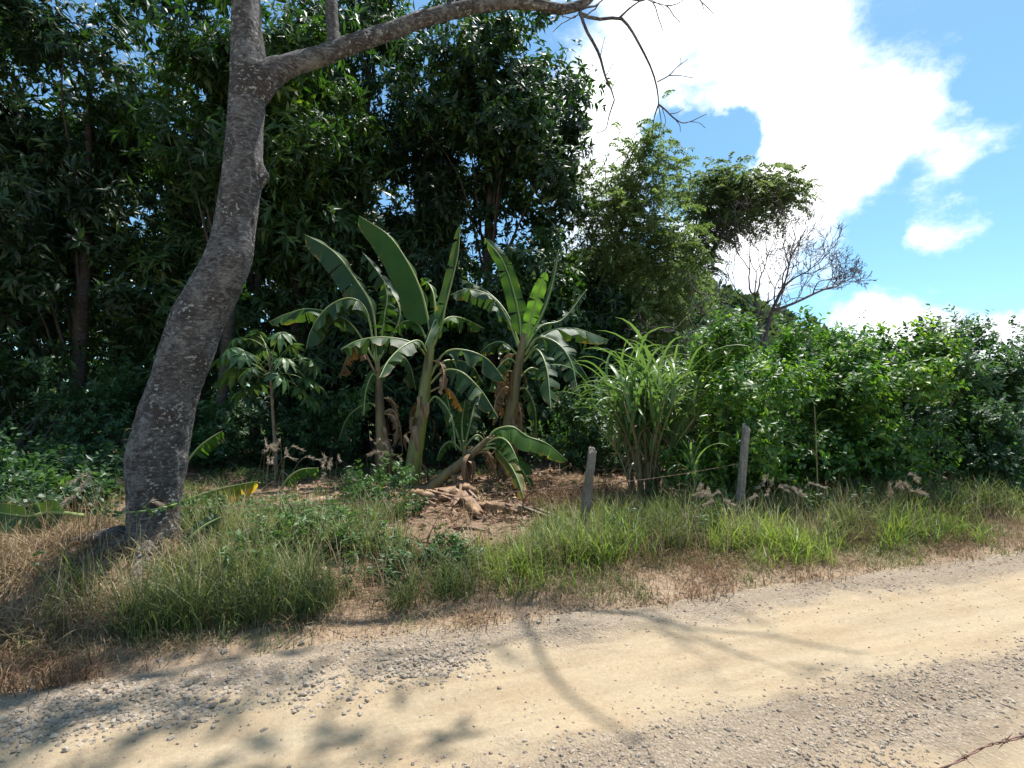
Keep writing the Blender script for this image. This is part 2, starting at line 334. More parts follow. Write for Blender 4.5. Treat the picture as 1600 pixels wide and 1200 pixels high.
M['log'] = simple('fallen_banana_stem', [(.34, (.07, .038, .02)), (.5, (.24, .14, .07)), (.68, (.44, .29, .16))], 14, .55, (.2, .6, 1), .03)
M['wire'] = simple('rusty_wire', [(.35, (.10, .05, .035)), (.6, (.22, .12, .08)), (.8, (.3, .26, .24))], 60, .6, (1, 1, 1), .001)
M['stone'] = None
m, t = mat_new('grey_gravel'); k = NT(t); rnd = k.n('ShaderNodeNewGeometry').outputs['Random Per Island']
orn = k.n('ShaderNodeObjectInfo').outputs['Random']; f = k.math('FRACT', k.math('ADD', rnd, k.math('MULTIPLY', orn, 7.3)))
c = k.ramp(f, [(0, (.15, .125, .10)), (.35, (.24, .20, .158)), (.75, (.30, .255, .20)), (1, (.38, .325, .255))])
c = k.mix(k.mr(k.noise(45, 4, .6, k.pos()), .4, .7, 0, .7), c, (.33, .25, .17)); k.out(c, .9, k.bump(k.noise(120, 3, .6, k.pos()), .5, .004), .25); M['stone'] = m

# ground and road
m, t = mat_new('dirt_ground'); k = NT(t); p = k.pos()
dot = k.n('ShaderNodeVectorMath', operation='DOT_PRODUCT'); k.l(p, dot.inputs[0]); dot.inputs[1].default_value = (NV[0], NV[1], 0); s_ = dot.outputs['Value']
sn = k.math('ADD', s_, k.math('MULTIPLY', k.math('SUBTRACT', k.noise(1.3, 5, .6, p), .5), 1.6))
fine = k.noise(22, 6, .7, p); mid = k.noise(3.2, 5, .6, p)
tan = k.ramp(fine, [(.25, (.22, .15, .092)), (.5, (.34, .245, .16)), (.75, (.44, .345, .24))])
red = k.ramp(k.math('ADD', k.math('MULTIPLY', fine, .6), k.math('MULTIPLY', mid, .4)), [(.3, (.10, .065, .042)), (.5, (.21, .14, .092)), (.72, (.35, .25, .17))])
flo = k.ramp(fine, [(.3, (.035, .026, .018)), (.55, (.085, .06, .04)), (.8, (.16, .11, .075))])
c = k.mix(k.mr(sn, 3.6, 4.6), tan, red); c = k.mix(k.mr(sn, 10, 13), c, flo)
far = k.mix(k.mr(mid, .4, .6), (.05, .08, .025), (.10, .11, .04)); c = k.mix(k.mr(sn, 22, 30), c, far)
k.out(c, .95, k.bump(k.math('ADD', fine, k.noise(70, 4, .7, p)), .8, .02), .15); M['ground'] = m
m, t = mat_new('dirt_road'); k = NT(t); p = k.pos()
dot = k.n('ShaderNodeVectorMath', operation='DOT_PRODUCT'); k.l(p, dot.inputs[0]); dot.inputs[1].default_value = (NV[0], NV[1], 0); s_ = dot.outputs['Value']
sn = k.math('ADD', s_, k.math('MULTIPLY', k.math('SUBTRACT', k.noise(1.6, 6, .65, p), .5), .9))
fine = k.noise(38, 6, .72, p); big = k.noise(1.4, 4, .55, p)
dust = k.mix(k.mr(big, .35, .65), k.ramp(fine, [(.25, (.285, .212, .132)), (.5, (.37, .283, .18)), (.8, (.44, .345, .23))]), k.ramp(fine, [(.25, (.30, .24, .155)), (.6, (.39, .315, .21)), (.85, (.46, .38, .265))]))
grit = k.ramp(k.noise(60, 6, .8, p), [(.28, (.13, .10, .075)), (.45, (.26, .205, .15)), (.6, (.36, .29, .22)), (.78, (.48, .40, .31))])
vo = k.n('ShaderNodeTexVoronoi'); vo.inputs['Scale'].default_value = 55; k.l(p, vo.inputs['Vector']); vs = k.n('ShaderNodeSeparateColor'); k.l(vo.outputs['Color'], vs.inputs[0])
cell = k.ramp(vs.outputs[0], [(0, (.15, .125, .10)), (.4, (.24, .20, .155)), (.75, (.32, .27, .21)), (1, (.44, .38, .30))]); grit = k.mix(.65, grit, k.mix(k.mr(vo.outputs['Distance'], .3, .75), cell, (.19, .15, .11)))
band = k.math('MAXIMUM', k.math('MULTIPLY', k.mr(sn, 1.6, 1.85), k.mr(sn, 2.45, 2.25)), k.math('MULTIPLY', k.mr(sn, 3.2, 3.4), k.mr(sn, 3.9, 3.75)))
c = k.mix(k.math('MULTIPLY', band, .8), dust, grit)
vr = k.n('ShaderNodeVectorRotate', rotation_type='Z_AXIS'); k.l(p, vr.inputs['Vector']); vr.inputs['Angle'].default_value = -math.atan2(DV[1], DV[0]); streak = k.noise(7, 6, .65, k.mapv(vr.outputs[0], (.12, 1, 1)))
c = k.mix(k.mr(streak, .42, .62, 0, .5), c, k.mix(1, c, (.74, .69, .64), 'MULTIPLY'))
pit = k.noise(90, 3, .6, p); c = k.mix(k.mr(pit, .64, .72, 0, .6), c, (.24, .18, .13))
k.out(c, .95, k.bump(k.math('ADD', k.math('MULTIPLY', fine, .6), k.math('ADD', k.math('MULTIPLY', k.noise(110, 4, .7, p), .7), k.math('MULTIPLY', k.math('MULTIPLY', vo.outputs['Distance'], band), -1.6))), .8, .012), .15); M['road'] = m
m, t = mat_new('hill_soil'); k = NT(t); k.out(k.ramp(k.noise(.08, 5, .6, k.pos()), [(.35, (.04, .06, .025)), (.6, (.07, .09, .035)), (.75, (.16, .10, .06))]), .95); M['hill'] = m

# ------------------------------------------------------------------ ground, road, hill
def grid_mesh(X, Y, Z):
    a, b = X.shape; V = np.stack([X, Y, Z], -1).reshape(-1, 3); i = np.arange(a - 1)[:, None] * b + np.arange(b - 1)[None]
    mb = MB(); mb.add(V, np.stack([i, i + b, i + b + 1, i + 1], -1).reshape(-1, 4)); return mb
def axis(lo, hi, step, far_lo, far_hi, k=1.35):
    a = list(np.arange(lo, hi + 1e-6, step)); d = step; x = lo; L = []
    while x > far_lo: d *= k; x -= d; L.append(x)
    d = step; x = hi; Rr = []
    while x < far_hi: d *= k; x += d; Rr.append(x)
    return np.array(L[::-1] + a + Rr)
S_, T_ = np.meshgrid(axis(3.2, 10.5, .075, -900, 1200), axis(-9, 13, .1, -1000, 1200), indexing='ij')
GX, GY = xy(S_, T_); GZ = gz(GX, GY); inroad = (S_ < 3.9) & (S_ > -3.4)
GZ = GZ - .05 * (1 - sstep(3.72, 3.86, S_)) * (S_ > -3.6) - .05 * (S_ <= -3.6) * 0
structure(grid_mesh(GX, GY, GZ), 'ground', M['ground'])
ss = np.concatenate([np.linspace(-3.5, .7, 16)[:-1], np.linspace(.7, 3.8, 92)]); tt = np.concatenate([np.arange(-60, -5, 2.), np.arange(-5, 11, .042), np.arange(11, 60, 1.), np.arange(60, 600, 30.)])
S_, T_ = np.meshgrid(ss, tt, indexing='ij'); last = (S_ - 3.2).clip(0) / .6; S_ = S_ + last * (edge(T_) - 3.72)
RX, RY = xy(S_, T_); RZ = gz(RX, RY) + .004; RZ = np.where(S_ > 3.78, RZ - .012, RZ)
structure(grid_mesh(RX, RY, RZ), 'road', M['road'])

rng = np.random.default_rng(4)
HXc, HYc = 46., 165.
def hz(x, y):
    r2 = ((x - 30) / 67) ** 2 + ((y - HYc) / 60) ** 2
    return 50 * np.exp(-r2 * 1.1) + 0 * np.exp(-(((x - 4) / 60) ** 2 + ((y - HYc - 10) / 60) ** 2)) * .3 + 4 * fbm(x * .04, y * .04, 71) - 2
hx, hy = np.meshgrid(np.linspace(-160, 220, 60), np.linspace(70, 300, 50), indexing='ij')
structure(grid_mesh(hx, hy, hz(hx, hy) - 2.5), 'hill', M['hill'])
mb = MB(); n = 1150; tx = rng.uniform(-30, 140, n); ty = rng.uniform(85, 172, n); 
for x, y in zip(tx, ty):
    z = hz(x, y) - 2.5
    if z < 3: continue
    r = rng.uniform(1.3, 2.6); hgt = rng.uniform(1.2, 2.1); kk = 34; d = rsph(rng, kk); d[:, 2] = np.abs(d[:, 2]) * 1.1 - .2
    P = np.array([x, y, z + r * .7]) + d * np.array([r, r, r * hgt]); leaves(mb, P - d * .3, d + rng.normal(0, .5, (kk, 3)), rsph(rng, kk), r * .8, r * .55, LEAF4)
stuff(mb, 'hillside_wood', M['wood_far'], 'dense wood covering the distant hill behind the bare tree', 'wood')

mb = MB(); n = 520; tx = rng.uniform(-48, 70, n); ty = rng.uniform(27, 38, n)
for x, y in zip(tx, ty):
    r = rng.uniform(.8, 1.5); z = rng.uniform(.4, 3.4); kk = 46; d = rsph(rng, kk); P = np.array([x, y, z + .3]) + d * r * rng.uniform(.5, 1, (kk, 1)); leaves(mb, P, d + rng.normal(0, .6, (kk, 3)), rsph(rng, kk), .55, .3, LEAF4)
stuff(mb, 'distant_thicket', M['wood_far'], 'dark thicket closing the view far behind the hedge and wood', 'thicket')
# ------------------------------------------------------------------ trees
def whorls(mb, C, A, n_leaf, L, Wd, rng, spread=1.15, droop=.45, tpl=LEAF5):
    """whorls of leaves at points C with axes A"""
    m = len(C); C = np.repeat(C, n_leaf, 0); A = np.repeat(unit(A), n_leaf, 0); n = len(C)
    rad = rsph(rng, n); rad = unit(rad - (rad * A).sum(1, keepdims=True) * A); th = rng.normal(spread, .28, n)[:, None]
    D = A * np.cos(th) + rad * np.sin(th); D[:, 2] -= droop * rng.uniform(.4, 1.3, n); D = unit(D)
    up = A + rng.normal(0, .35, (n, 3)) + np.array([0, 0, .5])
    l = L * rng.uniform(.55, 1.3, n); leaves(mb, C + rng.normal(0, .03, (n, 3)) - A * rng.uniform(0, .12, n)[:, None], D, up, l, Wd * l / L * rng.uniform(.8, 1.2, n), tpl)
def clumps(c, r, n, rng, seed, lo=.35):
    d = rsph(rng, n); rr = np.maximum(rng.random(n) ** .45, lo); lump = .78 + .5 * fbm(d[:, 0] * 2.3 + d[:, 2] * 1.7 + 9, d[:, 1] * 2.3 + 5 + d[:, 2], seed, 3)
    return np.asarray(c) + d * (rr * lump)[:, None] * np.asarray(r), d
def broad_tree(name, label, cat, base, c, r, ncl, mat, seed, rc=.9, wpc=34, lpw=9, L=.29, Wd=.078, trunk_r=.15, barkm=None, droop=.45, tpl=LEAF5, group=None, keep=None, nbr=9, lo=.35):
    rng = np.random.default_rng(seed); base = np.array([base[0], base[1], float(gz(base[0], base[1])) - .05]); o = thing(name, label, cat, base, group)
    C, d = clumps(c, r, ncl, rng, seed, lo)
    ok = C[:, 2] > base[2] + .35
    if keep is not None: ok &= keep(C)
    C = C[ok]; d = d[ok]
    mb = MB(); n = len(C) * wpc; cc = np.repeat(C, wpc, 0); off = rsph(rng, n) * (rng.random(n) ** .5)[:, None] * rc * np.array([1, 1, .75]) * rng.uniform(.6, 1.25, len(C)).repeat(wpc)[:, None]
    P = cc + off; A = unit(off) + .5 * d.repeat(wpc, 0) + np.array([0, 0, .25]); g = P[:, 2] > base[2] + .2
    whorls(mb, P[g], A[g], lpw, L, Wd, rng, 1.15, droop, tpl); build(mb, 'crown', mat, o, base)
    mb = MB(); top = np.array([c[0], c[1], c[2] + .35 * r[2]]); mid = (base + top) / 2 + np.array([rng.normal(0, .25), rng.normal(0, .25), 0])
    tp = spline([base, base * .72 + mid * .28 + rng.normal(0, .06, 3), mid, top], 14); tube(mb, tp, [trunk_r * 1.5, trunk_r * 1.05, trunk_r, trunk_r * .8, trunk_r * .3], 9, .06, rng)
    build(mb, 'trunk', barkm or M['bark_far'], o, base, True)
    mb = MB()
    for q in rng.permutation(len(C))[:nbr]:
        e = C[q]; kz = np.clip((e[2] - base[2]) / (top[2] - base[2]) - .22, .25, .95); s0 = tp[int(kz * 13)]; m_ = (s0 + e) / 2 + np.array([0, 0, .15 * np.linalg.norm(e - s0)]) + rng.normal(0, .12, 3)
        tube(mb, spline([s0, m_, e], 7), [trunk_r * .3, trunk_r * .16, .01], 5, 0, rng)
    if mb.n: build(mb, 'limbs', barkm or M['bark_far'], o, base, True)
    return o
def X(px, Y): return (px - 800) / 800 * Y
G1 = 'broadleaf trees of the dark wood'
gap = lambda C: ~((C[:, 2] > 7.2) & (C[:, 2] < 9.0) & (C[:, 0] < -1.0) & (np.sin(C[:, 1] * 37) > -.3))
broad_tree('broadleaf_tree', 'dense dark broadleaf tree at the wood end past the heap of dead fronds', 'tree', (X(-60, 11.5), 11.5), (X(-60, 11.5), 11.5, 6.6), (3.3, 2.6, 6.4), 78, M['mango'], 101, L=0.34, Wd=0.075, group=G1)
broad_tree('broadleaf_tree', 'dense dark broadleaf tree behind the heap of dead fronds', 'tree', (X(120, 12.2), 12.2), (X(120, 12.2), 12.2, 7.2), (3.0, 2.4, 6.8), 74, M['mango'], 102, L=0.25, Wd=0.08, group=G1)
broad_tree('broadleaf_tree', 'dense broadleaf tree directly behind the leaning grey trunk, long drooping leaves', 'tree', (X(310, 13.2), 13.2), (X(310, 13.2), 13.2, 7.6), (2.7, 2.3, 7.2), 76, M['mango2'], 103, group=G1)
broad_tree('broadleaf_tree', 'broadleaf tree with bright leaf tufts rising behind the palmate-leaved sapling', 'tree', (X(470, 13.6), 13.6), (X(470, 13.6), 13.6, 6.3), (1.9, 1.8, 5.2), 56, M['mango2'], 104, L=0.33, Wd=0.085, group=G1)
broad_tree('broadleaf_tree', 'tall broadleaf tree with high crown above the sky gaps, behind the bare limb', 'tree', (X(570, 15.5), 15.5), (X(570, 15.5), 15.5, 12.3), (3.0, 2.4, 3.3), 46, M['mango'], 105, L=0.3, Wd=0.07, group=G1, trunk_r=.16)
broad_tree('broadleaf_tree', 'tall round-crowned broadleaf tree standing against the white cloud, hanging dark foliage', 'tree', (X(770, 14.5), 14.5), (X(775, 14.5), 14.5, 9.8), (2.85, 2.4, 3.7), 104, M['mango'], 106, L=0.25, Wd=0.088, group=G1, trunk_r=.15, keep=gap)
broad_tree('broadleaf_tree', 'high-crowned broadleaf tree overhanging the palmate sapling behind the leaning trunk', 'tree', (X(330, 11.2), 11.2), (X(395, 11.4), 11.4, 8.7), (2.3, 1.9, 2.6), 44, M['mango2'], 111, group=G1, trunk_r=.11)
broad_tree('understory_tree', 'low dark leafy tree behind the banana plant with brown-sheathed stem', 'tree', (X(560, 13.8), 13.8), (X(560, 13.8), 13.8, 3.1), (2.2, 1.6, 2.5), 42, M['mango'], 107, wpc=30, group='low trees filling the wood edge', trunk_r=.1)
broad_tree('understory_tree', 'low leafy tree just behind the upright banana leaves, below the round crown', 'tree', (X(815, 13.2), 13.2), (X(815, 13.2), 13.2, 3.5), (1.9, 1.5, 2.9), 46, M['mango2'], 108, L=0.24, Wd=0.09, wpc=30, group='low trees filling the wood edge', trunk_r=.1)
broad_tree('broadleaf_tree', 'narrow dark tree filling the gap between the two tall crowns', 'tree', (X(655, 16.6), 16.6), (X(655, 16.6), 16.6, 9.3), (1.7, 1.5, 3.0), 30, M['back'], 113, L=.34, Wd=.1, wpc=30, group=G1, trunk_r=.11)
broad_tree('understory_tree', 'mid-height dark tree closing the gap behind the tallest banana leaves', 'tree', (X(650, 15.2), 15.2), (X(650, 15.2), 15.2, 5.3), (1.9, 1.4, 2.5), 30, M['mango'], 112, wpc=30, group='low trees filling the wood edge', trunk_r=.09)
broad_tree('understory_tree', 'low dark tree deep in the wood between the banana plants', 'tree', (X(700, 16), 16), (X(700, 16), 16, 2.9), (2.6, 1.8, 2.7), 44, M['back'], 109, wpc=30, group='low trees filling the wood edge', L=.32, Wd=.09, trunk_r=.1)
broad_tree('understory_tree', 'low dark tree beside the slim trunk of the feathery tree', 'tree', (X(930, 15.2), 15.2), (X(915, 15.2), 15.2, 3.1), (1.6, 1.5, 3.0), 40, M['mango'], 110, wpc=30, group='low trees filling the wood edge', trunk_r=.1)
for i, (px, Y, c, r, n, lab) in enumerate([(-70, 20, 8, (4.2, 2.6, 7.4), 58, 'big tree closing the back of the wood beyond the dead fronds'), (170, 20, 8.5, (4.0, 2.6, 7.8), 58, 'big back-row tree seen through gaps left of the leaning trunk'),
                                           (400, 20, 8, (3.6, 2.6, 7.6), 54, 'big back-row tree seen through gaps between the leaning trunk and bananas'), (640, 20, 4.9, (3.6, 2.4, 4.6), 56, 'back-row tree low under the blue sky gaps'),
                                           (900, 19, 3.2, (3.2, 2.2, 3.3), 42, 'back-row tree low behind the feathery olive tree'),
    (60, 24, 8, (4.6, 2.6, 8.2), 60, 'rearmost tall tree glimpsed between the trunks behind the brush pile'), (290, 24.5, 8.5, (4.6, 2.6, 8.5), 60, 'rearmost tall tree glimpsed just past the leaning trunk'), (-170, 23, 8, (4.6, 2.6, 8.), 56, 'rearmost tall tree at the shaded end of the wood'), (510, 24, 9.5, (3.6, 2.6, 9.), 56, 'rearmost tall tree glimpsed above the palmate sapling')]):
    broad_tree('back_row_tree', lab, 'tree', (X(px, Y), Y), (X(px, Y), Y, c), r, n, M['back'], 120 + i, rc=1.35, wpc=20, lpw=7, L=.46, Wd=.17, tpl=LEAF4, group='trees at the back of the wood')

# feathery olive tree, umbrella tree
def feathery(name, label, base, blobs, mat, seed, trunk, limbs, spr=44, L=.10, Wd=.032):
    rng = np.random.default_rng(seed); base = np.array([base[0], base[1], float(gz(*base)) - .05]); o = thing(name, label, 'tree', base)
    mb = MB()
    for c, r, n in blobs:
        C, d = clumps(c, r, n, rng, seed, .3)
        for q in range(n):
            # sprays: arching rachis with paired leaflets
            for _ in range(9):
                a = unit(d[q] + rng.normal(0, .7, 3) + np.array([0, 0, .2])); p0 = C[q] + rng.normal(0, .33, 3); u = np.linspace(0, 1, spr // 2)
                ln = rng.uniform(.35, .7); pts = p0 + a * (u * ln)[:, None]; pts[:, 2] -= .55 * ln * u ** 2
                tg = unit(np.gradient(pts, axis=0)); sd = unit(np.cross(tg, np.array([0, 0, 1.]) + rng.normal(0, .3, 3)))
                for sg in (-1, 1): leaves(mb, pts, sd * sg + tg * .4 + rng.normal(0, .25, pts.shape), np.array([0, 0, 1.]) + rng.normal(0, .4, pts.shape), L * 1.15, Wd * 1.25, LEAF4)
    build(mb, 'crown', mat, o, base)
    mb = MB(); tube(mb, spline([base] + trunk[0], 22), trunk[1], 8, .05, rng); build(mb, 'trunk', M['bark_far'], o, base, True)
    mb = MB()
    for pts, r0 in limbs: tube(mb, spline(pts, 10), [r0, r0 * .6, .012], 5, 0, rng)
    build(mb, 'limbs', M['bark_far'], o, base, True); return o
Yf = 15.; A_ = lambda px, py: at(px, py, Yf)
feathery('feathery_tree', 'feathery olive-green tree with slim forked trunk beside the round-crowned tree', (X(967, Yf), Yf),
         [(A_(1010, 290), (.75, .7, 1.1), 26), (A_(985, 380), (1.1, .9, 1.2), 46), (A_(1045, 420), (.8, .8, 1.5), 42), (A_(930, 330), (.8, .8, .8), 18), (A_(1000, 500), (1.0, .8, .8), 24), (A_(890, 290), (.5, .5, .5), 7), (A_(1015, 240), (.35, .35, .35), 8)],
         M['feather'], 140, ([A_(968, 600), A_(970, 520), A_(960, 430), A_(968, 360), A_(1000, 270)], [.13, .11, .10, .07, .02]),
         [([A_(970, 500), A_(1000, 460), A_(1030, 420)], .06), ([A_(962, 430), A_(930, 380), A_(905, 330)], .05), ([A_(966, 370), A_(985, 330), A_(1000, 290)], .04), ([A_(965, 400), A_(950, 330), A_(945, 255)], .03), ([A_(965, 400), A_(963, 330), A_(975, 250)], .03)])
Yu = 21.; A_ = lambda px, py: at(px, py, Yu)
feathery('spreading_tree', 'grey-green tree with flat spreading crown and dark leaning limb, behind the feathery tree', (X(1068, Yu), Yu),
         [(A_(1100, 300), (1.1, 1.2, .6), 26), (A_(1165, 300), (1.3, 1.2, .75), 40), (A_(1218, 305), (.75, 1., .6), 22), (A_(1115, 350), (.8, .8, .8), 22), (A_(1090, 400), (.6, .7, .9), 20), (A_(1150, 340), (.8, .7, .5), 12)],
         M['umbrella'], 141, ([A_(1068, 560), A_(1072, 470), A_(1080, 430), A_(1112, 395), A_(1140, 340)], [.17, .15, .13, .1, .03]),
         [([A_(1080, 430), A_(1082, 390), A_(1090, 330)], .08), ([A_(1112, 395), A_(1130, 360), A_(1180, 320)], .07), ([A_(1140, 345), A_(1180, 310), A_(1220, 300)], .05)], 36, .13, .045)

# bare tree
def grow(mb, p, d, ln, r, depth, rng, upw=.22, spread=.55):
    n = 5; pts = [p]; dd = np.array(d)
    for i in range(n):
        dd = unit(dd + rng.normal(0, .16, 3) + np.array([0, 0, upw * .35])); pts.append(pts[-1] + dd * ln / n)
    tube(mb, np.array(pts), [r, r * .66], 5 if depth > 2 else 3, 0, rng, False)
    if depth == 0: return
    for i in range(rng.integers(2, 4)):
        j = n if i < 2 else int(rng.integers(2, n)); sd = unit(np.cross(dd, rng.normal(size=3))); a = rng.uniform(.3, spread + .25) * (1 if i else .6)
        grow(mb, pts[j], unit(dd * math.cos(a) + sd * math.sin(a)), ln * rng.uniform(.62, .85), max(r * .62, .009), depth - 1, rng, upw, spread)
rng = np.random.default_rng(31); Yb = 20.; A_ = lambda px, py, dy=0: at(px, py, Yb + dy)
base = np.array([X(1192, Yb), Yb, float(gz(X(1192, Yb), Yb)) - .05]); o = thing('bare_tree', 'leafless grey tree with rounded spray of fine twigs above the hedge', 'tree', base)
mb = MB(); fork = A_(1192, 545); tube(mb, spline([base, fork + np.array([.05, 0, -.5]), fork], 6), [.16, .12], 8, .05, rng); build(mb, 'trunk', M['bark_bare'], o, base, True)
mb = MB(); lim = [([fork, A_(1183, 490), A_(1180, 462)], .075), ([fork, A_(1205, 490), A_(1224, 448)], .08), ([A_(1206, 486), A_(1240, 474), A_(1285, 453, .5), A_(1306, 448, .8)], .055)]
for pts, r0 in lim: tube(mb, spline(pts, 10), [r0, r0 * .65], 7, .04, rng)
for (px, py), (tx_, ty_), dy, r0, ln in [((1180, 462), (1148, 430), -1, .06, 1.25), ((1180, 462), (1195, 420), .6, .06, 1.0), ((1224, 448), (1232, 410), 0, .065, 1.0), ((1224, 448), (1250, 425), -1.2, .06, 1.0), ((1224, 448), (1215, 420), 1.4, .05, .95),
                                  ((1305, 449), (1325, 425), .4, .045, .5), ((1270, 460), (1280, 430), -.8, .045, .65), ((1290, 452), (1300, 420), .9, .045, .5), ((1183, 480), (1148, 452), .8, .045, 1.05), ((1300, 450), (1315, 446), .4, .03, .4), ((1240, 474), (1262, 452), 1.2, .04, .8), ((1190, 500), (1155, 472), -1.2, .045, 1.05), ((1224, 448), (1240, 430), 2.0, .05, .9), ((1180, 462), (1178, 425), -1.5, .05, .9), ((1210, 475), (1205, 440), -1.8, .05, 1.0), ((1255, 468), (1275, 450), -1.8, .04, .85), ((1300, 450), (1315, 425), -1.2, .035, .45)]:
    p0 = A_(px, py); d = unit(A_(tx_, ty_, dy) - p0); grow(mb, p0, d, ln * 1.12, r0 * .6, 5, rng, .16, .75)
build(mb, 'branches', M['bark_bare'], o, base, True)

Ys = 12.; A_ = lambda px, py, dy=0: at(px, py, Ys + dy)
base = np.array([X(1095, Ys), Ys, float(gz(X(1095, Ys), Ys))]); o = thing('dead_shrub', 'leafless dead shrub with arching twigs between the cane clump and the hedge', 'shrub', base); mb = MB()
for pts, r0 in [([base, A_(1085, 560), A_(1060, 520), A_(1005, 508)], .03), ([base, A_(1090, 540), A_(1100, 500), A_(1135, 515), A_(1168, 545)], .028), ([base, A_(1095, 540), A_(1075, 490), A_(1120, 455)], .03), ([base, A_(1105, 560), A_(1140, 510), A_(1122, 465)], .025)]:
    tube(mb, spline(pts, 14), [r0, r0 * .6, .006], 5, 0, rng)
    for q in range(3):
        i = rng.integers(6, 13); P = spline(pts, 14); grow(mb, P[i], unit(rng.normal(size=3) + np.array([0, 0, .6])), .5, .012, 2, rng)
build(mb, 'stems', M['bark_bare'], o, base, True)

# ------------------------------------------------------------------ the leaning roadside tree
rng = np.random.default_rng(55)
tb = np.array([TREE[0], TREE[1], float(gz(*TREE)) - .12]); o = thing('leaning_tree', 'big leaning grey-barked tree trunk at the road verge, bare limb to the right', 'tree', tb); YT = 4.9
prof = [(905, 205, 288), (860, 204, 282), (800, 200, 280), (715, 197, 296), (650, 215, 306), (600, 232, 319), (550, 247, 338), (500, 264, 356), (450, 292, 380), (400, 320, 396), (350, 334, 401), (300, 343, 407), (250, 350, 411), (200, 354, 412), (150, 357, 417), (110, 359, 421), (60, 361, 412), (0, 362, 408), (-120, 362, 404), (-260, 372, 408), (-420, 392, 422)]
P = np.array([at((a + b) / 2, y, YT) for y, a, b in prof]); rad = np.array([(b - a) / 2 / F * YT for y, a, b in prof]); Tp = unit(np.gradient(P, axis=0)); offc = np.array([F / math.hypot(F, (a + b) / 2 - 800) for y, a, b in prof]); rad = rad * Tp[:, 2] * offc * 1.02; rad[:2] *= [1.1, 1.02]
P = np.vstack([tb, P]); rad = np.r_[rad[0] * 1.35, rad]; n = 320; Pc = spline(P, n); rc = np.interp(np.linspace(0, 1, n), np.linspace(0, 1, len(rad)), rad)
sides = 72; T = unit(np.gradient(Pc, axis=0)); a = unit(np.array([1., 0, 0]) - T[:, :1] * T); b = np.cross(T, a); th = np.linspace(0, 2 * math.pi, sides, endpoint=False)
zz = Pc[:, 2][:, None]; rr = rc[:, None] * (1 + .10 * (fbm(np.cos(th)[None] * 1.6 + 7 + 0 * zz, zz * 1.3 + np.sin(th)[None] * 1.6, 3) - .47) + .07 * (fbm(np.cos(th)[None] * 4 + 7 + 0 * zz, zz * 7 + np.sin(th)[None] * 4, 9) - .47) + .085 * (fbm(np.cos(th)[None] * 7 + 3 + 0 * zz, zz * 26 + np.sin(th)[None] * 7, 19, 4) - .47) - .05 * sstep(.56, .64, fbm(np.cos(th)[None] * 5 + 1 + 0 * zz, zz * 5 + np.sin(th)[None] * 5, 29, 3)))
rr = rr + .09 * np.exp(-((zz - at(0, 272, YT)[2]) / .09) ** 2) * np.exp(-((th[None] + 0) % (2 * math.pi) / .55) ** 2) + .05 * np.exp(-((zz - at(0, 400, YT)[2]) / .2) ** 2) * np.exp(-(((th[None] - 5.6)) / .6) ** 2)
flare = np.exp(-(zz - tb[2]) / .22); rr = rr * (1 + flare * (.18 + .3 * np.maximum(0, np.cos(th * 4 + .6))[None]))
V = Pc[:, None] + rr[..., None] * (np.cos(th)[None, :, None] * a[:, None] + np.sin(th)[None, :, None] * b[:, None])
i = np.arange(n - 1)[:, None] * sides; j = np.arange(sides)[None]; j2 = (j + 1) % sides
mb = MB(); mb.add(V.reshape(-1, 3), np.stack([i + j, i + j2, i + sides + j2, i + sides + j], -1).reshape(-1, 4)); build(mb, 'trunk', M['bark'], o, tb, True)
def pxpath(L, Y, fx=None): return np.array([at(q[0], q[1], Y + (q[2] if len(q) > 2 else 0) + .9 * np.clip(((q[0] if fx is None else fx) - 400) / 500, 0, 1.15) ** 1.1) for q in L])
limb_pts = [(388, 150), (418, 118), (450, 103), (500, 88), (530, 76), (600, 52), (660, 30), (720, 14), (780, 4), (830, 6), (880, 14), (915, 3), (935, -18)]
pp = spline(pxpath(limb_pts, YT), 70); mb = MB(); r_ = np.array([28, 24, 17.5, 16, 15.5, 14.5, 14, 13, 12, 10.5, 9.5, 8.5, 6]) / F * YT * .97
tube(mb, pp, r_, 16, .05, rng); build(mb, 'limb', M['bark'], o, tb, True)
mb = MB(); tube(mb, spline(pxpath([(524, 80), (521, 55), (519, 30), (516, -40), (505, -160), (520, -300, .3)], YT, 522), 30), np.array([13, 10.5, 10, 9, 7, 4]) / F * YT, 12, .05, rng); build(mb, 'limb', M['bark'], o, tb, True)
mb = MB()
tw = [([(905, 12), (915, 45), (935, 82), (946, 120), (955, 140), (960, 156)], 4.5), ([(960, 156), (952, 180), (946, 202), (930, 208)], 2.0), ([(905, 22), (935, 30), (968, 28), (985, 45), (1002, 75), (1018, 108), (1027, 140), (1029, 163)], 4.2), ([(968, 28), (985, 12), (1008, -4)], 3.0),
      ([(1029, 163), (1040, 172), (1055, 186), (1072, 192), (1104, 178)], 2.2), ([(1029, 163), (1022, 185), (1019, 212)], 2.0), ([(1029, 165), (1033, 190), (1030, 210)], 1.4), ([(1027, 128), (1045, 118), (1058, 105), (1075, 92)], 1.7), ([(1045, 118), (1062, 118), (1084, 122)], 1.2), ([(1055, 186), (1062, 196), (1063, 206)], 1.2),
      ([(946, 120), (955, 105), (962, 92)], 1.2), ([(938, 88), (942, 70), (945, 58)], 1.0), ([(1058, 105), (1064, 98), (1062, 88)], 1.), ([(1045, 178), (1058, 176), (1068, 170)], 1.1), ([(955, 140), (963, 120), (958, 100)], 1.1), ([(1010, -4), (1035, 10), (1048, 24)], 1.1), ([(800, 4), (790, -30), (760, -80)], 5), ([(700, 20), (720, -40), (760, -120)], 6), ([(1035, 170), (1040, 190), (1034, 205)], 1.), ([(1078, 190), (1092, 192), (1102, 200)], .9)]
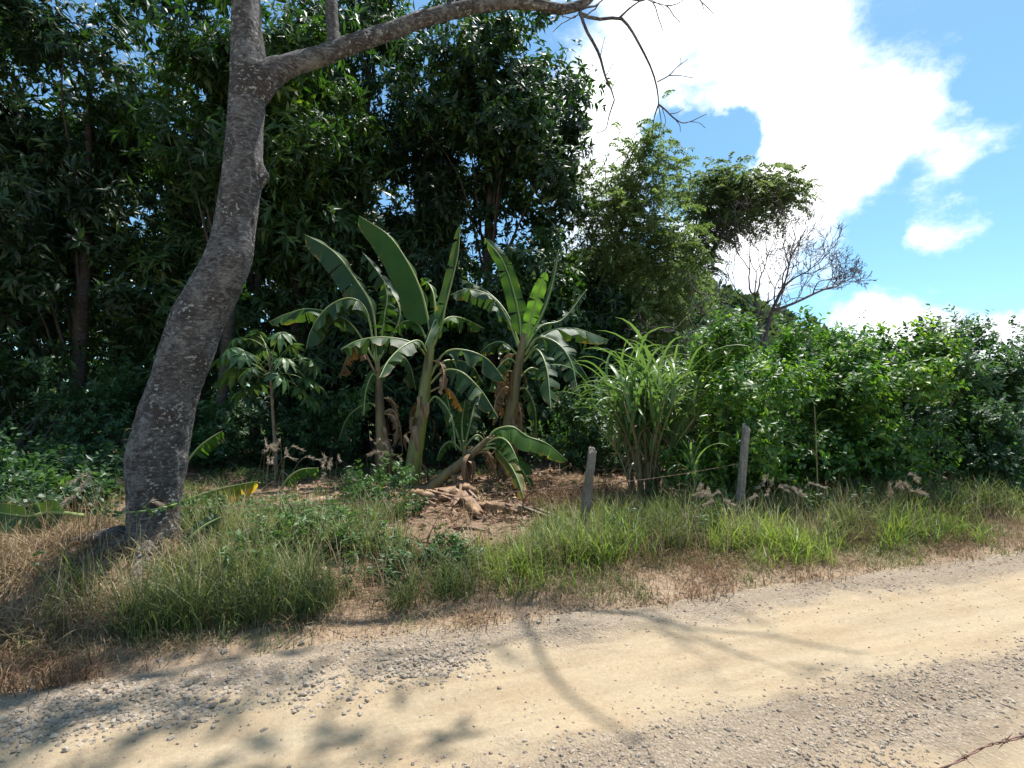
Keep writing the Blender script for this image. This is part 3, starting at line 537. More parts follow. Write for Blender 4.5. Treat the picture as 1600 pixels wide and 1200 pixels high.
for L, r0 in tw:
    mb = MB(); tube(mb, spline(pxpath(L, YT), 14), np.array([r0 * .8, r0 * .58, max(r0 * .3, .5)]) / F * YT, 6, .08, rng); build(mb, 'twig', M['bark'], o, tb, True)
cl = []
for k_ in range(7):
    mb = MB()
    p0 = Pc[n - 1 - int(rng.integers(0, 56))]; d = unit(np.array([rng.normal(0, .8) - .2, rng.normal(0, .8) - .15, .55])); grow(mb, p0, d, 1.15, .032, 3, rng, .1, .5); cl.append(p0 + d * 2.2); build(mb, 'branch', M['bark'], o, tb, True)
for k_ in range(2): mb = MB(); grow(mb, pp[66 - 8 * k_], unit(np.array([.6, rng.normal(0, .5), .8])), .9, .018, 3, rng, .1, .5); build(mb, 'branch', M['bark'], o, tb, True)
for q in (-300, -160): mb = MB(); grow(mb, pxpath([(512, q)], YT, 522)[0], unit(np.array([.2, rng.normal(0, .7), .8])), 1.1, .022, 3, rng, .1, .5); build(mb, 'branch', M['bark'], o, tb, True)
for e_ in [(-1.1, 5.2, 8.0), (-.3, 5.3, 8.2), (.3, 5.1, 8.0)]:
    mb = MB(); s0 = pxpath([(508, -200)], YT, 522)[0]; tube(mb, spline([s0, (s0 + np.array(e_)) / 2 + [0, 0, .25], np.array(e_)], 12), [.03, .012], 6, .05, rng); build(mb, 'branch', M['bark'], o, tb, True)
tipL = pp[-1]; kx = 1 / math.tan(SUN_EL) * math.sin(SUN_AZ); ky = 1 / math.tan(SUN_EL) * math.cos(SUN_AZ); over = lambda x, y, z: (x + kx * z, y + ky * z, z)    # bare branches above the frame whose shadows lie on the road
j1 = np.array(over(.0, 4.3, 6.9))
for pts, r0 in [([tipL, (tipL + j1) / 2 + [0, 0, .1], j1, over(.12, 3.7, 7.1), over(.3, 3.1, 7.3), over(.62, 2.5, 7.4)], .034), ([j1, over(.7, 4.15, 7.2), over(1.2, 3.85, 7.4), over(1.75, 3.75, 7.4), over(2.4, 3.5, 7.5)], .026), ([over(1.2, 3.85, 7.4), over(1.5, 3.5, 7.5), over(1.9, 3.0, 7.6)], .014), ([over(.12, 3.7, 7.1), over(-.3, 3.4, 7.3), over(-.9, 3.2, 7.4)], .014)]:
    mb = MB(); Q = spline([np.array(p) for p in pts], 24); tube(mb, Q, [r0, r0 * .8, r0 * .45], 7, .08, rng)
    for q in (9, 14, 18, 22): grow(mb, Q[q], unit(np.array([rng.normal(0, .7), rng.normal(0, .7), .7])), .35, .008, 2, rng, .1, .5)
    build(mb, 'branch', M['bark'], o, tb, True)
mb = MB(); C = np.array(cl); C = np.repeat(C, 6, 0) + rng.normal(0, .75, (len(C) * 6, 3)); C = np.vstack([C, np.array([-.7, 5.2, 8.1]) + rng.normal(0, 1, (34, 3)) * [.95, .5, .35]]); C = C[C[:, 2] > 7.2]; whorls(mb, np.repeat(C, 5, 0) + rng.normal(0, .22, (len(C) * 5, 3)), rsph(rng, len(C) * 5) + np.array([0, 0, .5]), 7, .2, .07, rng); build(mb, 'crown', M['mango2'], o, tb)
# roots
mb = MB()
for ang, ln in [(3.3, 1.0), (4.2, .75), (5.2, .8), (.1, .6), (2.6, .8)]:
    u = np.linspace(0, 1, 8); xs = tb[0] + np.cos(ang) * (.12 + u * ln); ys = tb[1] + np.sin(ang) * (.12 + u * ln); tube(mb, np.stack([xs, ys, gz(xs, ys) + .05 * (1 - u) - .03], -1), [.11, .08, .05, .02], 8, .12, rng)
build(mb, 'roots', M['bark'], o, tb, True)

# ------------------------------------------------------------------ banana plants
def banana_leaf(parent, org, path, Y, dy, phiA, phiB, wid, tear0, mat, rng, pet=.16, ribr=.022, sag=.25, rib=None, name='leaf'):
    tear = min(1., tear0 * 1.35 + (.12 if tear0 > .02 else 0)); wid *= .92; m_ = len(path); pts = np.array([at(p[0], p[1], Y + dy * (i / (m_ - 1)) ** 1.3) for i, p in enumerate(path)]); n = 46; P = spline(pts, n); T = unit(np.gradient(P, axis=0))
    v = unit(P.mean(0) - CAM); e1 = unit(np.cross(v, T)); e2 = unit(v - (T @ v)[:, None] * T); mb = MB(); u = np.linspace(0, 1, n); ub = np.clip((u - pet) / (1 - pet), 0, 1)
    prof = np.where(u < pet, 0, wid * np.minimum(1, (ub / .14)) ** .55 * (1 - ub ** 5) ** .55); i0 = int(pet * n) + 1
    cr = np.array([0, .35, .7, 1.0])
    for phi, sg in ((phiA, 1), (phiB, -1)):
        i = i0
        while i < n - 1:
            k_ = int(rng.integers(1, 5)) if rng.random() < tear * .9 else int(rng.integers(7, 16)); k_ = min(k_, n - 1 - i); k_ = max(k_, 1); rows = []; lu = []; off = rng.normal(0, tear * 20); w_ = rng.uniform(1 - .45 * tear, 1.05); gapf = rng.uniform(.15, .75) * tear
            mid = i + k_ / 2
            for q in range(i, i + k_ + 1):
                f = R(phi + off + 6 * math.sin(q * .7 + phi)); d = e1[q] * math.cos(f) + e2[q] * math.sin(f); row = []
                pull = (mid - q) * gapf
                for c in cr:
                    qq = np.clip(q + pull * c, 0, n - 1); a0 = int(qq); a1 = min(a0 + 1, n - 1); base_ = P[a0] * (1 - qq + a0) + P[a1] * (qq - a0)
                    pos = base_ + d * prof[q] * w_ * c + np.array([0, 0, -sag * prof[q] * c * c]) + T[q] * prof[q] * c * .12; row.append(pos); lu.append((u[q], c, 0))
                rows.append(row)
            rows = np.array(rows); a, b = rows.shape[:2]; ii = np.arange(a - 1)[:, None] * b + np.arange(b - 1)[None]
            fq = np.stack([ii, ii + 1, ii + b + 1, ii + b], -1).reshape(-1, 4); mb.add(rows.reshape(-1, 3), fq, luv=np.array(lu)); i += k_
    lf = build(mb, name, mat, parent, org, True, True)
    mb = MB(); tube(mb, P, [ribr, ribr * .8, ribr * .55, ribr * .2], 6, 0, rng); build(mb, 'midrib', rib or M['rib'], lf, org, True)
    return lf
def sheath_strips(parent, org, P, rad, n, rng, mat, lmin=.25, lmax=.7):
    for q in range(n):
        i = int(rng.integers(0, len(P) - 2)); a = rng.uniform(0, 6.28); ln = rng.uniform(lmin, lmax); r_ = rad[i]; pts = []; out = rng.uniform(.02, .16)
        for u in np.linspace(0, 1, 7):
            pts.append(P[i] + np.array([math.cos(a + .3 * u), math.sin(a + .3 * u), 0]) * (r_ + .01 + out * math.sin(u * 2.4)) + np.array([0, 0, .12 * math.sin(u * 3) - ln * u]))
        pts = np.array(pts); pts[:, 2] = np.maximum(pts[:, 2], gz(pts[:, 0], pts[:, 1]) + .01); w = rng.uniform(.03, .075) * np.array([.8, 1, 1, .9, .8, .6, .25]); s_ = np.array([-math.sin(a), math.cos(a), 0]); nn = np.array([math.cos(a), math.sin(a), 0])
        rows = np.stack([pts - s_ * w[:, None], pts + nn * (w * .45)[:, None], pts + s_ * w[:, None]], 1); ii = np.arange(6)[:, None] * 3 + np.arange(2)[None]
        mb = MB(); mb.add(rows.reshape(-1, 3), np.stack([ii, ii + 1, ii + 4, ii + 3], -1).reshape(-1, 4)); build(mb, 'dry_sheath', mat, parent, org, True)
def banana(label, base_px, stem_px, stem_r, mat, lv, seed, Yoff=0, nsh=10, name='banana_plant', shfrac=.6):
    rng = np.random.default_rng(seed); b0 = ground(*base_px); Y = Yoff or b0[1]; b0 = np.array([b0[0] * Y / b0[1], Y, 0]); b0[2] = float(gz(b0[0], b0[1])) - .06
    o = thing(name, label, 'banana plant', b0, 'banana plants in the clearing'); P = spline([b0] + [at(p[0], p[1], Y) for p in stem_px], 26)
    mb = MB(); tube(mb, P, stem_r, 14, .03, rng); build(mb, 'pseudostem', mat, o, b0, True)
    rr = np.interp(np.linspace(0, 1, 26), np.linspace(0, 1, len(stem_r)), stem_r)
    if nsh: sheath_strips(o, b0, P[:int(26 * shfrac)], rr, nsh, rng, M['sheath'])
    for q in range(nsh // 8):
        i = int(rng.integers(int(26 * .35), int(26 * .8))); c = P[i]; sg = rng.choice([-1, 1]); k_ = F / Y; cx, cy_ = 800 + c[0] * k_, 640 - (c[2] - 1.6) * k_; w_ = rng.uniform(10, 30) * sg; dn = rng.uniform(45, 85)
        banana_leaf(o, b0, [(cx, cy_), (cx + w_ * .7, cy_ + 3), (cx + w_, cy_ + dn * .4), (cx + w_ * .8, min(cy_ + dn, base_px[1] - 8))], Y, rng.uniform(-.3, .3), 10, 150, rng.uniform(.08, .15), .9, M['bl_dry'], rng, rib=M['rib_dry'], ribr=.013, name='dead_leaf')
    for L in lv:
        path, dy, pa, pb, w, tr, mt = L[:7]; kw = L[7] if len(L) > 7 else {}
        banana_leaf(o, b0, path, Y, dy, pa, pb, w, tr, M[mt], rng, rib=M['rib_dry'] if 'dry' in mt or 'orange' in mt else None, **kw)
    return o
YB = ground(641, 757)[1]
# angles: 0 right of the leaf's direction, 180 left of it, 90 away, -90 towards the road
banana('tallest banana plant with thick yellow-green stem and huge upright leaves', (641, 757), [(650, 700), (660, 640), (666, 590), (672, 548), (676, 520)], [.15, .135, .115, .095, .075, .04], M['pseudo'], [
    ([(674, 540), (668, 495), (657, 452), (636, 408), (606, 367), (561, 337)], .5, 172, 80, .42, .0, 'bl', dict(pet=.14)),
    ([(678, 540), (690, 510), (696, 480), (706, 440), (716, 395), (719, 350)], -.3, 176, 100, .19, .12, 'bl_dark', dict(pet=.1)),
    ([(670, 560), (645, 536), (600, 527), (560, 532), (532, 546)], -.6, -100, 165, .27, .35, 'bl_dark', {}),
    ([(671, 556), (655, 533), (632, 540), (608, 562), (592, 592)], -1.2, -150, 125, .24, .3, 'bl_dark', {}),
    ([(672, 590), (692, 554), (719, 546), (760, 560), (791, 597)], .2, -30, 60, .32, .4, 'bl_dark', dict(pet=.22)),
    ([(672, 600), (694, 579), (722, 582), (753, 612), (779, 653)], -.4, -20, 70, .30, .5, 'bl_dark', dict(pet=.2)),
    ([(671, 580), (700, 563), (735, 570), (755, 600)], .9, -20, 60, .24, .4, 'bl_dark', {}),
    ([(676, 540), (695, 500), (722, 497), (756, 513)], .9, -30, 60, .26, .6, 'bl', {}),
    ([(668, 632), (682, 620), (704, 648), (713, 704)], -.5, 0, 120, .10, .8, 'bl_dark', dict(pet=.1)),
    ([(672, 612), (690, 605), (707, 614), (723, 642)], .3, -30, 60, .18, .5, 'bl_orange', dict(pet=.4)),
    ([(676, 540), (680, 490), (676, 455), (664, 440), (655, 452)], .7, 150, 30, .16, .8, 'bl', {}),
    ([(672, 545), (655, 508), (632, 502), (610, 522)], .5, -140, 130, .22, .5, 'bl', {}),
    ([(674, 548), (684, 520), (680, 500), (664, 540)], -.9, 170, 60, .14, .1, 'bl_dark', {}),
], 201, 0, 12)
banana('banana plant with brown-sheathed thin stem behind the tallest one', (598, 722), [(597, 690), (594, 650), (592, 600), (590, 565)], [.13, .12, .09, .07, .04], M['pseudo_b'], [
    ([(590, 570), (582, 484), (556, 437), (521, 393), (476, 366)], .4, 174, 70, .36, .05, 'bl_dark', {}),
    ([(594, 560), (625, 492), (602, 442), (566, 393)], .9, 172, 40, .30, .6, 'bl_dark', dict(pet=.22)),
    ([(588, 572), (574, 490), (548, 466), (512, 480), (487, 514), (478, 546)], -.3, -130, 140, .34, .3, 'bl_dark', {}),
    ([(588, 566), (545, 503), (488, 483), (450, 490), (420, 503)], .3, -120, 145, .30, .3, 'bl_dark', {}),
    ([(590, 590), (582, 585), (572, 610), (568, 650)], -.4, 0, 170, .17, .8, 'bl', {}),
    ([(590, 590), (565, 545), (545, 555), (530, 590)], .5, -120, 150, .22, .5, 'bl_dry', {}),
    ([(590, 580), (600, 500), (605, 465), (600, 440)], .1, 160, 20, .26, .9, 'bl', {}),
    ([(592, 580), (620, 555), (640, 570), (650, 610)], .6, -30, 60, .24, .5, 'bl_dark', {}),
    ([(592, 640), (575, 630), (545, 650), (528, 690)], .6, -140, 130, .26, .6, 'bl_dark', {}),
    ([(594, 650), (612, 640), (625, 665), (628, 700)], .2, -20, 80, .16, .9, 'bl_dry', {}),
], 202, YB + .8, 16)
banana('banana plant with dry brown skirt on the stem beside the cane clump', (788, 738), [(792, 700), (799, 640), (808, 580), (816, 540), (818, 520)], [.17, .16, .12, .09, .07, .035], M['pseudo_b'], [
    ([(815, 545), (812, 500), (801, 450), (784, 405), (757, 372)], .3, 176, 12, .19, .15, 'bl', dict(pet=.1)),
    ([(818, 545), (829, 500), (840, 462), (853, 424)], -.1, 165, 30, .17, .1, 'bl_bright', dict(pet=.1)),
    ([(820, 540), (848, 488), (864, 440), (873, 390)], .2, 170, 60, .06, .0, 'bl_dark', {}),
    ([(812, 548), (792, 497), (767, 463), (731, 452), (702, 461)], .2, -110, 155, .28, .5, 'bl_dark', {}),
    ([(814, 545), (792, 490), (760, 455), (718, 435)], 1.0, -130, 140, .18, .4, 'bl_dark', {}),
    ([(822, 552), (850, 521), (896, 513), (951, 531)], .8, -60, 25, .28, .2, 'bl_dark', {}),
    ([(820, 555), (840, 528), (870, 536), (892, 565), (903, 614)], -.8, -10, 120, .27, .8, 'bl_dark', dict(ribr=.026)),
    ([(818, 565), (838, 546), (854, 575), (861, 642)], -1.1, 0, 140, .26, .9, 'bl_dark', dict(ribr=.026)),
    ([(822, 552), (855, 535), (896, 560), (926, 602)], .3, -20, 70, .28, .7, 'bl_dark', {}),
    ([(814, 560), (788, 536), (768, 537), (750, 550)], .1, -110, 150, .22, .4, 'bl_dark', {}),
    ([(820, 545), (845, 510), (880, 498), (917, 452)], .7, 10, 150, .14, 1.0, 'bl_dark', {}),
    ([(812, 590), (832, 575), (858, 592), (878, 625)], .5, -20, 60, .24, .7, 'bl_dark', {}),
    ([(860, 615), (862, 630), (864, 645), (863, 655)], -.9, 0, 180, .05, .3, 'bl_orange', dict(ribr=.006, pet=0)) if False else ([(812, 575), (795, 560), (775, 580), (765, 612)], -.5, -160, 140, .2, .7, 'bl', {}),
    ([(805, 620), (790, 605), (775, 625), (770, 665)], -.2, -160, 130, .16, .9, 'bl_dry', {}),
    ([(806, 610), (822, 608), (836, 640), (838, 690)], .2, 0, 120, .18, .8, 'bl_dark', {}),
], 203, YB + .7, 26, shfrac=.72)
banana('young banana sucker with broad leaves between the two large banana plants', (728, 738), [(726, 712), (723, 688)], [.06, .05, .03], M['pseudo'], [
    ([(723, 705), (712, 670), (703, 640), (697, 612)], .2, 165, 20, .17, .3, 'bl', {}), ([(724, 705), (735, 660), (742, 632), (752, 612)], .4, 160, 10, .18, .4, 'bl_dark', {}), ([(722, 705), (705, 690), (690, 700), (682, 720)], -.2, -150, 130, .14, .4, 'bl', {}), ([(725, 700), (745, 680), (760, 695), (768, 720)], .3, -20, 70, .15, .4, 'bl_dark', {}),
    ([(724, 705), (722, 660), (727, 625)], .1, 170, 10, .15, .3, 'bl', {})], 204, YB + .5, 2)
banana('small banana plant leaning far over the brown litter, yellowing hanging leaves', (662, 768), [(690, 748), (722, 722), (748, 700), (764, 684)], [.10, .09, .075, .06, .035], M['pseudo_b'], [
    ([(760, 690), (774, 672), (800, 667), (824, 682), (854, 693), (887, 720)], -.1, -35, 40, .26, .08, 'bl', dict(pet=.12)),
    ([(760, 692), (780, 684), (796, 694), (810, 722)], -.5, -20, 60, .22, .4, 'bl', {}),
    ([(756, 696), (780, 694), (802, 716), (823, 746), (837, 778)], -.3, 5, 150, .17, .25, 'bl', dict(pet=.2)),
    ([(752, 702), (774, 701), (797, 727), (811, 755), (821, 790)], -.7, -5, 170, .13, .3, 'bl_yellow', dict(pet=.2)),
    ([(744, 708), (760, 706), (770, 722), (777, 750)], .1, 0, 120, .14, .9, 'bl_dry', {}), ([(745, 706), (735, 700), (728, 720), (727, 752)], .2, -160, 100, .12, .8, 'bl_dry', {}),
    ([(762, 690), (775, 680), (790, 684), (800, 694)], .3, -20, 60, .12, .4, 'bl_orange', {})], 205, 0, 10, shfrac=.8)

# cut stems and leaves lying about
def lying(name, label, cat, pts_px, radii, lift, mat, seed, strips=0, group=None):
    rng = np.random.default_rng(seed); P = np.array([ground(*p) for p in pts_px]); P[:, 2] += np.interp(np.linspace(0, 1, len(P)), np.linspace(0, 1, len(lift)), lift)
    o = thing(name, label, cat, P[0], group); Q = spline(P, 26); mb = MB(); tube(mb, Q, np.array(radii) * .85, 12, .2, rng); build(mb, 'stem', mat, o, P[0], True)
    rr = np.interp(np.linspace(0, 1, 26), np.linspace(0, 1, len(radii)), radii)
    for q in range(strips):
        i = int(rng.integers(2, 22)); d = unit(Q[min(i + 3, 25)] - Q[i]) + rng.normal(0, .25, 3) * [1, 1, .2]; ln = rng.uniform(.25, .6); u = np.linspace(0, 1, 6)
        pts = Q[i] + np.array([rng.normal(0, .5) * rr[i], rng.normal(0, .5) * rr[i], rr[i] * .9]) + d * (u * ln)[:, None]; pts[:, 2] -= .1 * u; pts[:, 2] = np.maximum(pts[:, 2], gz(pts[:, 0], pts[:, 1]) + .012)
        s_ = unit(np.cross(d, [0, 0, 1])); w = rng.uniform(.02, .05) * np.array([.7, 1, 1, .8, .6, .2]); rows = np.stack([pts - s_ * w[:, None], pts + np.array([0, 0, .015]), pts + s_ * w[:, None]], 1); ii = np.arange(5)[:, None] * 3 + np.arange(2)[None]
        mb = MB(); mb.add(rows.reshape(-1, 3), np.stack([ii, ii + 1, ii + 4, ii + 3], -1).reshape(-1, 4)); build(mb, 'dry_sheath', M['sheath'], o, P[0], True)
    return o
lying('fallen_banana_stem', 'cut brown banana stem lying at the foot of the leaning banana plant, split end', 'banana stem', [(645, 782), (675, 786), (705, 782), (728, 792), (748, 812)], [.10, .11, .12, .10, .05], [.08, .1, .1, .05], M['log'], 301, 16, 'cut banana stems on the ground')
lying('fallen_banana_stem', 'long orange-brown banana stem lying flat on the litter under the hanging leaf tips', 'banana stem', [(748, 795), (780, 799), (815, 803), (850, 806)], [.06, .075, .07, .055], [.05, .06, .05], M['log'], 302, 12, 'cut banana stems on the ground')
lying('fallen_banana_stem', 'pale banana stem lying in the grass beside the weed bush', 'banana stem', [(395, 798), (425, 800), (460, 797), (500, 790), (545, 786)], [.06, .07, .07, .06], [.06, .07, .06], M['log'], 303, 8, 'cut banana stems on the ground')
lying('fallen_banana_stem', 'short broken banana stem end resting behind the split stem', 'banana stem', [(700, 765), (722, 770), (742, 778)], [.06, .075, .06], [.06, .1, .1], M['log'], 304, 5, 'cut banana stems on the ground')
lying('fallen_branch', 'grey stick lying on bare soil below the split banana stem', 'branch', [(712, 826), (735, 828), (760, 832)], [.018, .02, .012], [.02, .025, .02], M['stem'], 305)
lying('fallen_branch', 'crooked dry branch sticking out of the litter beside the fence post', 'branch', [(868, 835), (850, 845), (840, 832)], [.008, .014, .01], [.03, .10, .25], M['stem'], 306)
lying('fallen_branch', 'thin pale stick leaning across the soil in front of the cane clump', 'branch', [(950, 810), (968, 838), (990, 858)], [.012, .014, .009], [.12, .05, .03], M['stem'], 307)
def cut_leaf(label, path, Yg, dy, a, b, w, tear, mat, seed):
    rng = np.random.default_rng(seed); Y = ground(*Yg)[1]; p0 = at(path[0][0], path[0][1], Y); o = thing('cut_banana_leaf', label, 'banana leaf', p0, 'cut banana leaves on the ground'); banana_leaf(o, p0, path, Y, dy, a, b, w, tear, M[mat], rng, name='blade'); return o
cut_leaf('fallen banana leaf with yellow torn fringe propped in the grass beside the leaning trunk', [(283, 785), (315, 773), (352, 762), (402, 752)], (330, 815), -.2, 0, 60, .22, .35, 'bl_yellow', 401)
cut_leaf('torn banana leaf standing up in the shade behind the leaning trunk', [(292, 722), (310, 700), (330, 684), (348, 673)], (320, 760), .1, 5, 60, .22, .5, 'bl', 402)
cut_leaf('pale wilted banana leaf drooping in shade at the fence beyond the leaning trunk', [(130, 806), (80, 800), (40, 806), (-30, 796)], (60, 850), -.2, -160, -20, .17, .2, 'bl_dark', 403)
cut_leaf('small cut banana leaf arching over litter in front of the palmate sapling', [(436, 770), (450, 748), (470, 734), (498, 731)], (460, 775), -.1, 0, 50, .16, .4, 'bl', 404)
cut_leaf('flat grey-green banana leaf lying in grass at the foot of the leaning trunk', [(278, 858), (300, 838), (322, 820), (345, 808)], (300, 870), .1, 0, 160, .13, .3, 'bl_dark', 405)

# ------------------------------------------------------------------ palmate-leaved sapling
def palmate_mesh(seed, L=.30):
    rng = np.random.default_rng(seed); mb = MB(); 
    for q in range(8):
        a = -2.3 + 4.6 * q / 7; ln = L * (1 - .32 * abs(a) / 2.3) * rng.uniform(.9, 1.1); dr = rng.uniform(.5, .95); u = np.array([0, .25, .55, .8, 1.]); w = ln * .19 * np.array([.35, .7, 1., .75, .02])
        d = np.array([math.cos(a), math.sin(a), 0]); s_ = np.array([-math.sin(a), math.cos(a), 0]); c = d * (u * ln)[:, None]; c[:, 2] = .05 * u * ln - dr * ln * u ** 2
        rows = np.stack([c - s_ * w[:, None] + np.array([0, 0, .012]), c, c + s_ * w[:, None] + np.array([0, 0, .012])], 1); ii = np.arange(4)[:, None] * 3 + np.arange(2)[None]; mb.add(rows.reshape(-1, 3), np.stack([ii, ii + 3, ii + 4, ii + 1], -1).reshape(-1, 4))
    return mb.mesh('palmate_leaf')
PAL = [palmate_mesh(500 + i) for i in range(5)]
for p in PAL: p.materials.append(M['palmate'])
def sapling(label, base_px, stem_px, spots, seed, sc=1.):
    rng = np.random.default_rng(seed); b0 = ground(*base_px); Y = b0[1]; o = thing('palmate_sapling', label, 'sapling', b0); mb = MB(); P = spline([b0] + [at(*p, Y) for p in stem_px], 20); tube(mb, P, [.035, .03, .024, .015], 8, .05, rng); build(mb, 'trunk', M['stem'], o, b0, True)
    for i, (px, py) in enumerate(spots):
        e = at(px, py, Y + rng.uniform(-.7, .6)); s0 = P[-1 - int(rng.integers(0, 6))]; lf = link('leaf', PAL[i % 5], None, o); d = e - s0; lf.location = e - b0; s_ = rng.uniform(.8, 1.15) * sc; lf.scale = (s_, s_, s_)
        lf.rotation_euler = (rng.normal(0, .3), rng.uniform(.1, .5), math.atan2(d[1], d[0])); mb = MB(); tube(mb, spline([s0, (s0 + e) / 2 + np.array([0, 0, .08]), e], 6), [.008, .005], 5, 0, rng)
        pt = build(mb, 'petiole', M['rib'], o, b0, True)
sapling('slim sapling with drooping palmate leaves on a thin pale trunk', (432, 752), [(430, 700), (426, 640), (423, 590), (421, 548)], [(372, 528), (398, 524), (432, 526), (455, 540), (470, 556), (488, 566), (360, 545), (384, 552), (412, 546), (445, 560), (478, 590), (465, 606), (490, 600), (350, 560), (370, 575), (395, 575), (400, 600), (380, 610), (352, 592), (440, 585), (485, 622), (405, 520), (440, 520)], 510, 1.05)

# ------------------------------------------------------------------ cane
def strap(L, w, bend, seed, nseg=10):
    rng = np.random.default_rng(seed); u = np.linspace(0, 1, nseg); th = bend * u ** 1.5; d = np.stack([np.sin(th), 0 * u, np.cos(th)], -1); c = np.vstack([[0, 0, 0], np.cumsum(d[:-1] * L / (nseg - 1), 0)]); c[:, 1] = .03 * L * np.sin(u * 5 + seed)
    nrm = np.stack([np.cos(th), 0 * u, -np.sin(th)], -1); wd = w * np.minimum(1, (u + .12) / .3) * (1 - u ** 3); tw = rng.uniform(-.6, .6) * u; s_ = np.stack([np.sin(tw) * nrm[:, 0], np.cos(tw), np.sin(tw) * nrm[:, 2]], -1)
    rows = np.stack([c - s_ * wd[:, None] / 2 - nrm * (.15 * wd)[:, None], c, c + s_ * wd[:, None] / 2 - nrm * (.15 * wd)[:, None]], 1); ii = np.arange(nseg - 1)[:, None] * 3 + np.arange(2)[None]
    mb = MB(); mb.add(rows.reshape(-1, 3), np.stack([ii, ii + 3, ii + 4, ii + 1], -1).reshape(-1, 4)); return mb.mesh('cane_blade', smooth=True)
STR = [strap(rngL, w, b, i) for i, (rngL, w, b) in enumerate([(1.0, .048, 2.3), (1.1, .052, 1.9), (.9, .046, 2.7), (1.2, .055, 1.6), (.8, .042, 2.5), (1.1, .05, 2.2)])]
for p in STR: p.materials.append(M['cane'])
STRD = [strap(.7, .03, 2.9, 20), strap(.55, .028, 2.7, 21)]
for p in STRD: p.materials.append(M['straw'])
def cane_plant(name, label, base_px, nst, h, spread, seed, nl=8, dry=3, sc=1., base=None):
    rng = np.random.default_rng(seed); b0 = ground(*base_px) if base is None else base; o = thing(name, label, 'cane', b0)
    for q in range(nst):
        a = rng.uniform(0, 6.28); r0 = spread * .22 * math.sqrt(rng.random()); r1 = spread * math.sqrt(rng.random()) if nst > 1 else .05; hh = h * rng.uniform(.65, 1.05)
        x0 = r0 * math.cos(a); y0 = r0 * math.sin(a) * .8; zb = float(gz(b0[0] + x0, b0[1] + y0)) - b0[2] - .04; P = spline([(x0, y0, zb), (x0 + (r1 - r0) * .35 * math.cos(a), y0 + (r1 - r0) * .35 * math.sin(a), hh * .55), (r1 * math.cos(a), r1 * math.sin(a), hh)], 10)
        mb = MB(); tube(mb, P, [.014, .012, .008], 6, .05, rng); build(mb, 'stalk', M['cane_stalk'], o, (0, 0, 0), True)
        for k_ in range(nl + dry):
            isd = k_ >= nl; f = rng.uniform(.15, .6) if isd else .45 + .55 * (k_ / max(nl - 1, 1)); p = P[min(int(f * 9), 9)]; lf = link('dry_leaf' if isd else 'leaf', (STRD if isd else STR)[int(rng.integers(0, 2 if isd else 6))], None, o)
            s_ = rng.uniform(.7, 1.15) * sc; lf.location = p; lf.scale = (s_, s_, s_); lf.rotation_euler = (0, rng.uniform(.1, .5) * (1 if f < .95 else .4), rng.uniform(0, 6.28))
    return o
M['cane_stalk'] = simple('cane_stalk', [(.3, (.14, .10, .05)), (.5, (.24, .19, .09)), (.7, (.30, .30, .10))], 6, .5, (1, 1, .4), .003)
cane_plant('cane_clump', 'big clump of arching green cane with straw-brown lower stalks between the fence posts', (1010, 784), 34, 1.8, 1.0, 601, 10, 4, 1.15)
cane_plant('cane_shoot', 'small young cane with yellow drooping blades in front of the big clump', (1092, 815), 2, .95, .14, 602, 6, 7, .75)
b_ = np.array([*xy(5.55, 6.3), 0]); b_[2] = float(gz(b_[0], b_[1]))
cane_plant('cane_shoot', 'single upright cane poking out of the hedge with pale green tip blades', (0, 0), 1, 2.05, .1, 603, 4, 1, .55, b_)

# ------------------------------------------------------------------ hedge shrubs
def shrub(label, s, t, h, r, mat, seed, nsp=900, L=.085, Wd=.042, cat='shrub', name='hedge_shrub', group='shrubs of the roadside hedge', lowz=.15, stems=7):
    rng = np.random.default_rng(seed); x, y = xy(s, t); b0 = np.array([x, y, float(gz(x, y)) - .03]); o = thing(name, label, cat, b0, group); mb = MB()
    nb_ = 26; bd = rsph(rng, nb_); bc = bd * (rng.random(nb_) ** .4)[:, None] * np.array([r, r * .85, h * .46]); bc[:7, 2] = -h * rng.uniform(.25, .48, 7); br = rng.uniform(.2, .42, nb_) * r; wh = rng.integers(0, nb_, nsp); d = rsph(rng, nsp); C = b0 + np.array([0, 0, h * .52]) + bc[wh] + d * (br[wh] * rng.random(nsp) ** .4)[:, None]; d = unit(d * .6 + bd[wh]); ok = C[:, 2] > b0[2] + lowz; C = C[ok]; d = d[ok]; n = len(C)
    A = unit(d * .7 + rng.normal(0, .5, (n, 3)) + np.array([0, 0, .55])); ln = rng.uniform(.14, .30, n) * np.where(rng.random(n) < .12, 1.9, 1); k_ = 11; u = np.linspace(.1, 1, k_)
    P = (C[:, None] + A[:, None] * (u[None] * ln[:, None])[..., None]); tg = np.repeat(A, k_, 0); P = P.reshape(-1, 3); rad = rsph(rng, len(P)); rad = unit(rad - (rad * tg).sum(1, keepdims=True) * tg)
    leaves(mb, P, rad + tg * .55 + np.array([0, 0, -.1]), tg + rng.normal(0, .35, P.shape) + np.array([0, 0, .4]), L * rng.uniform(.6, 1.25, len(P)), Wd * rng.uniform(.8, 1.2, len(P)), LEAF4)
    build(mb, 'foliage', mat, o, b0); mb = MB()
    for q in range(stems):
        e = C[int(rng.integers(0, n))]; a = rng.uniform(0, 6.28); s0 = b0 + np.array([.18 * math.cos(a), .15 * math.sin(a), 0]); tube(mb, spline([s0, s0 * .5 + e * .5 + np.array([0, 0, .1]), e], 7), [.028, .018, .006], 5, 0, rng)
    build(mb, 'stems', M['bark_far'], o, b0, True); return o
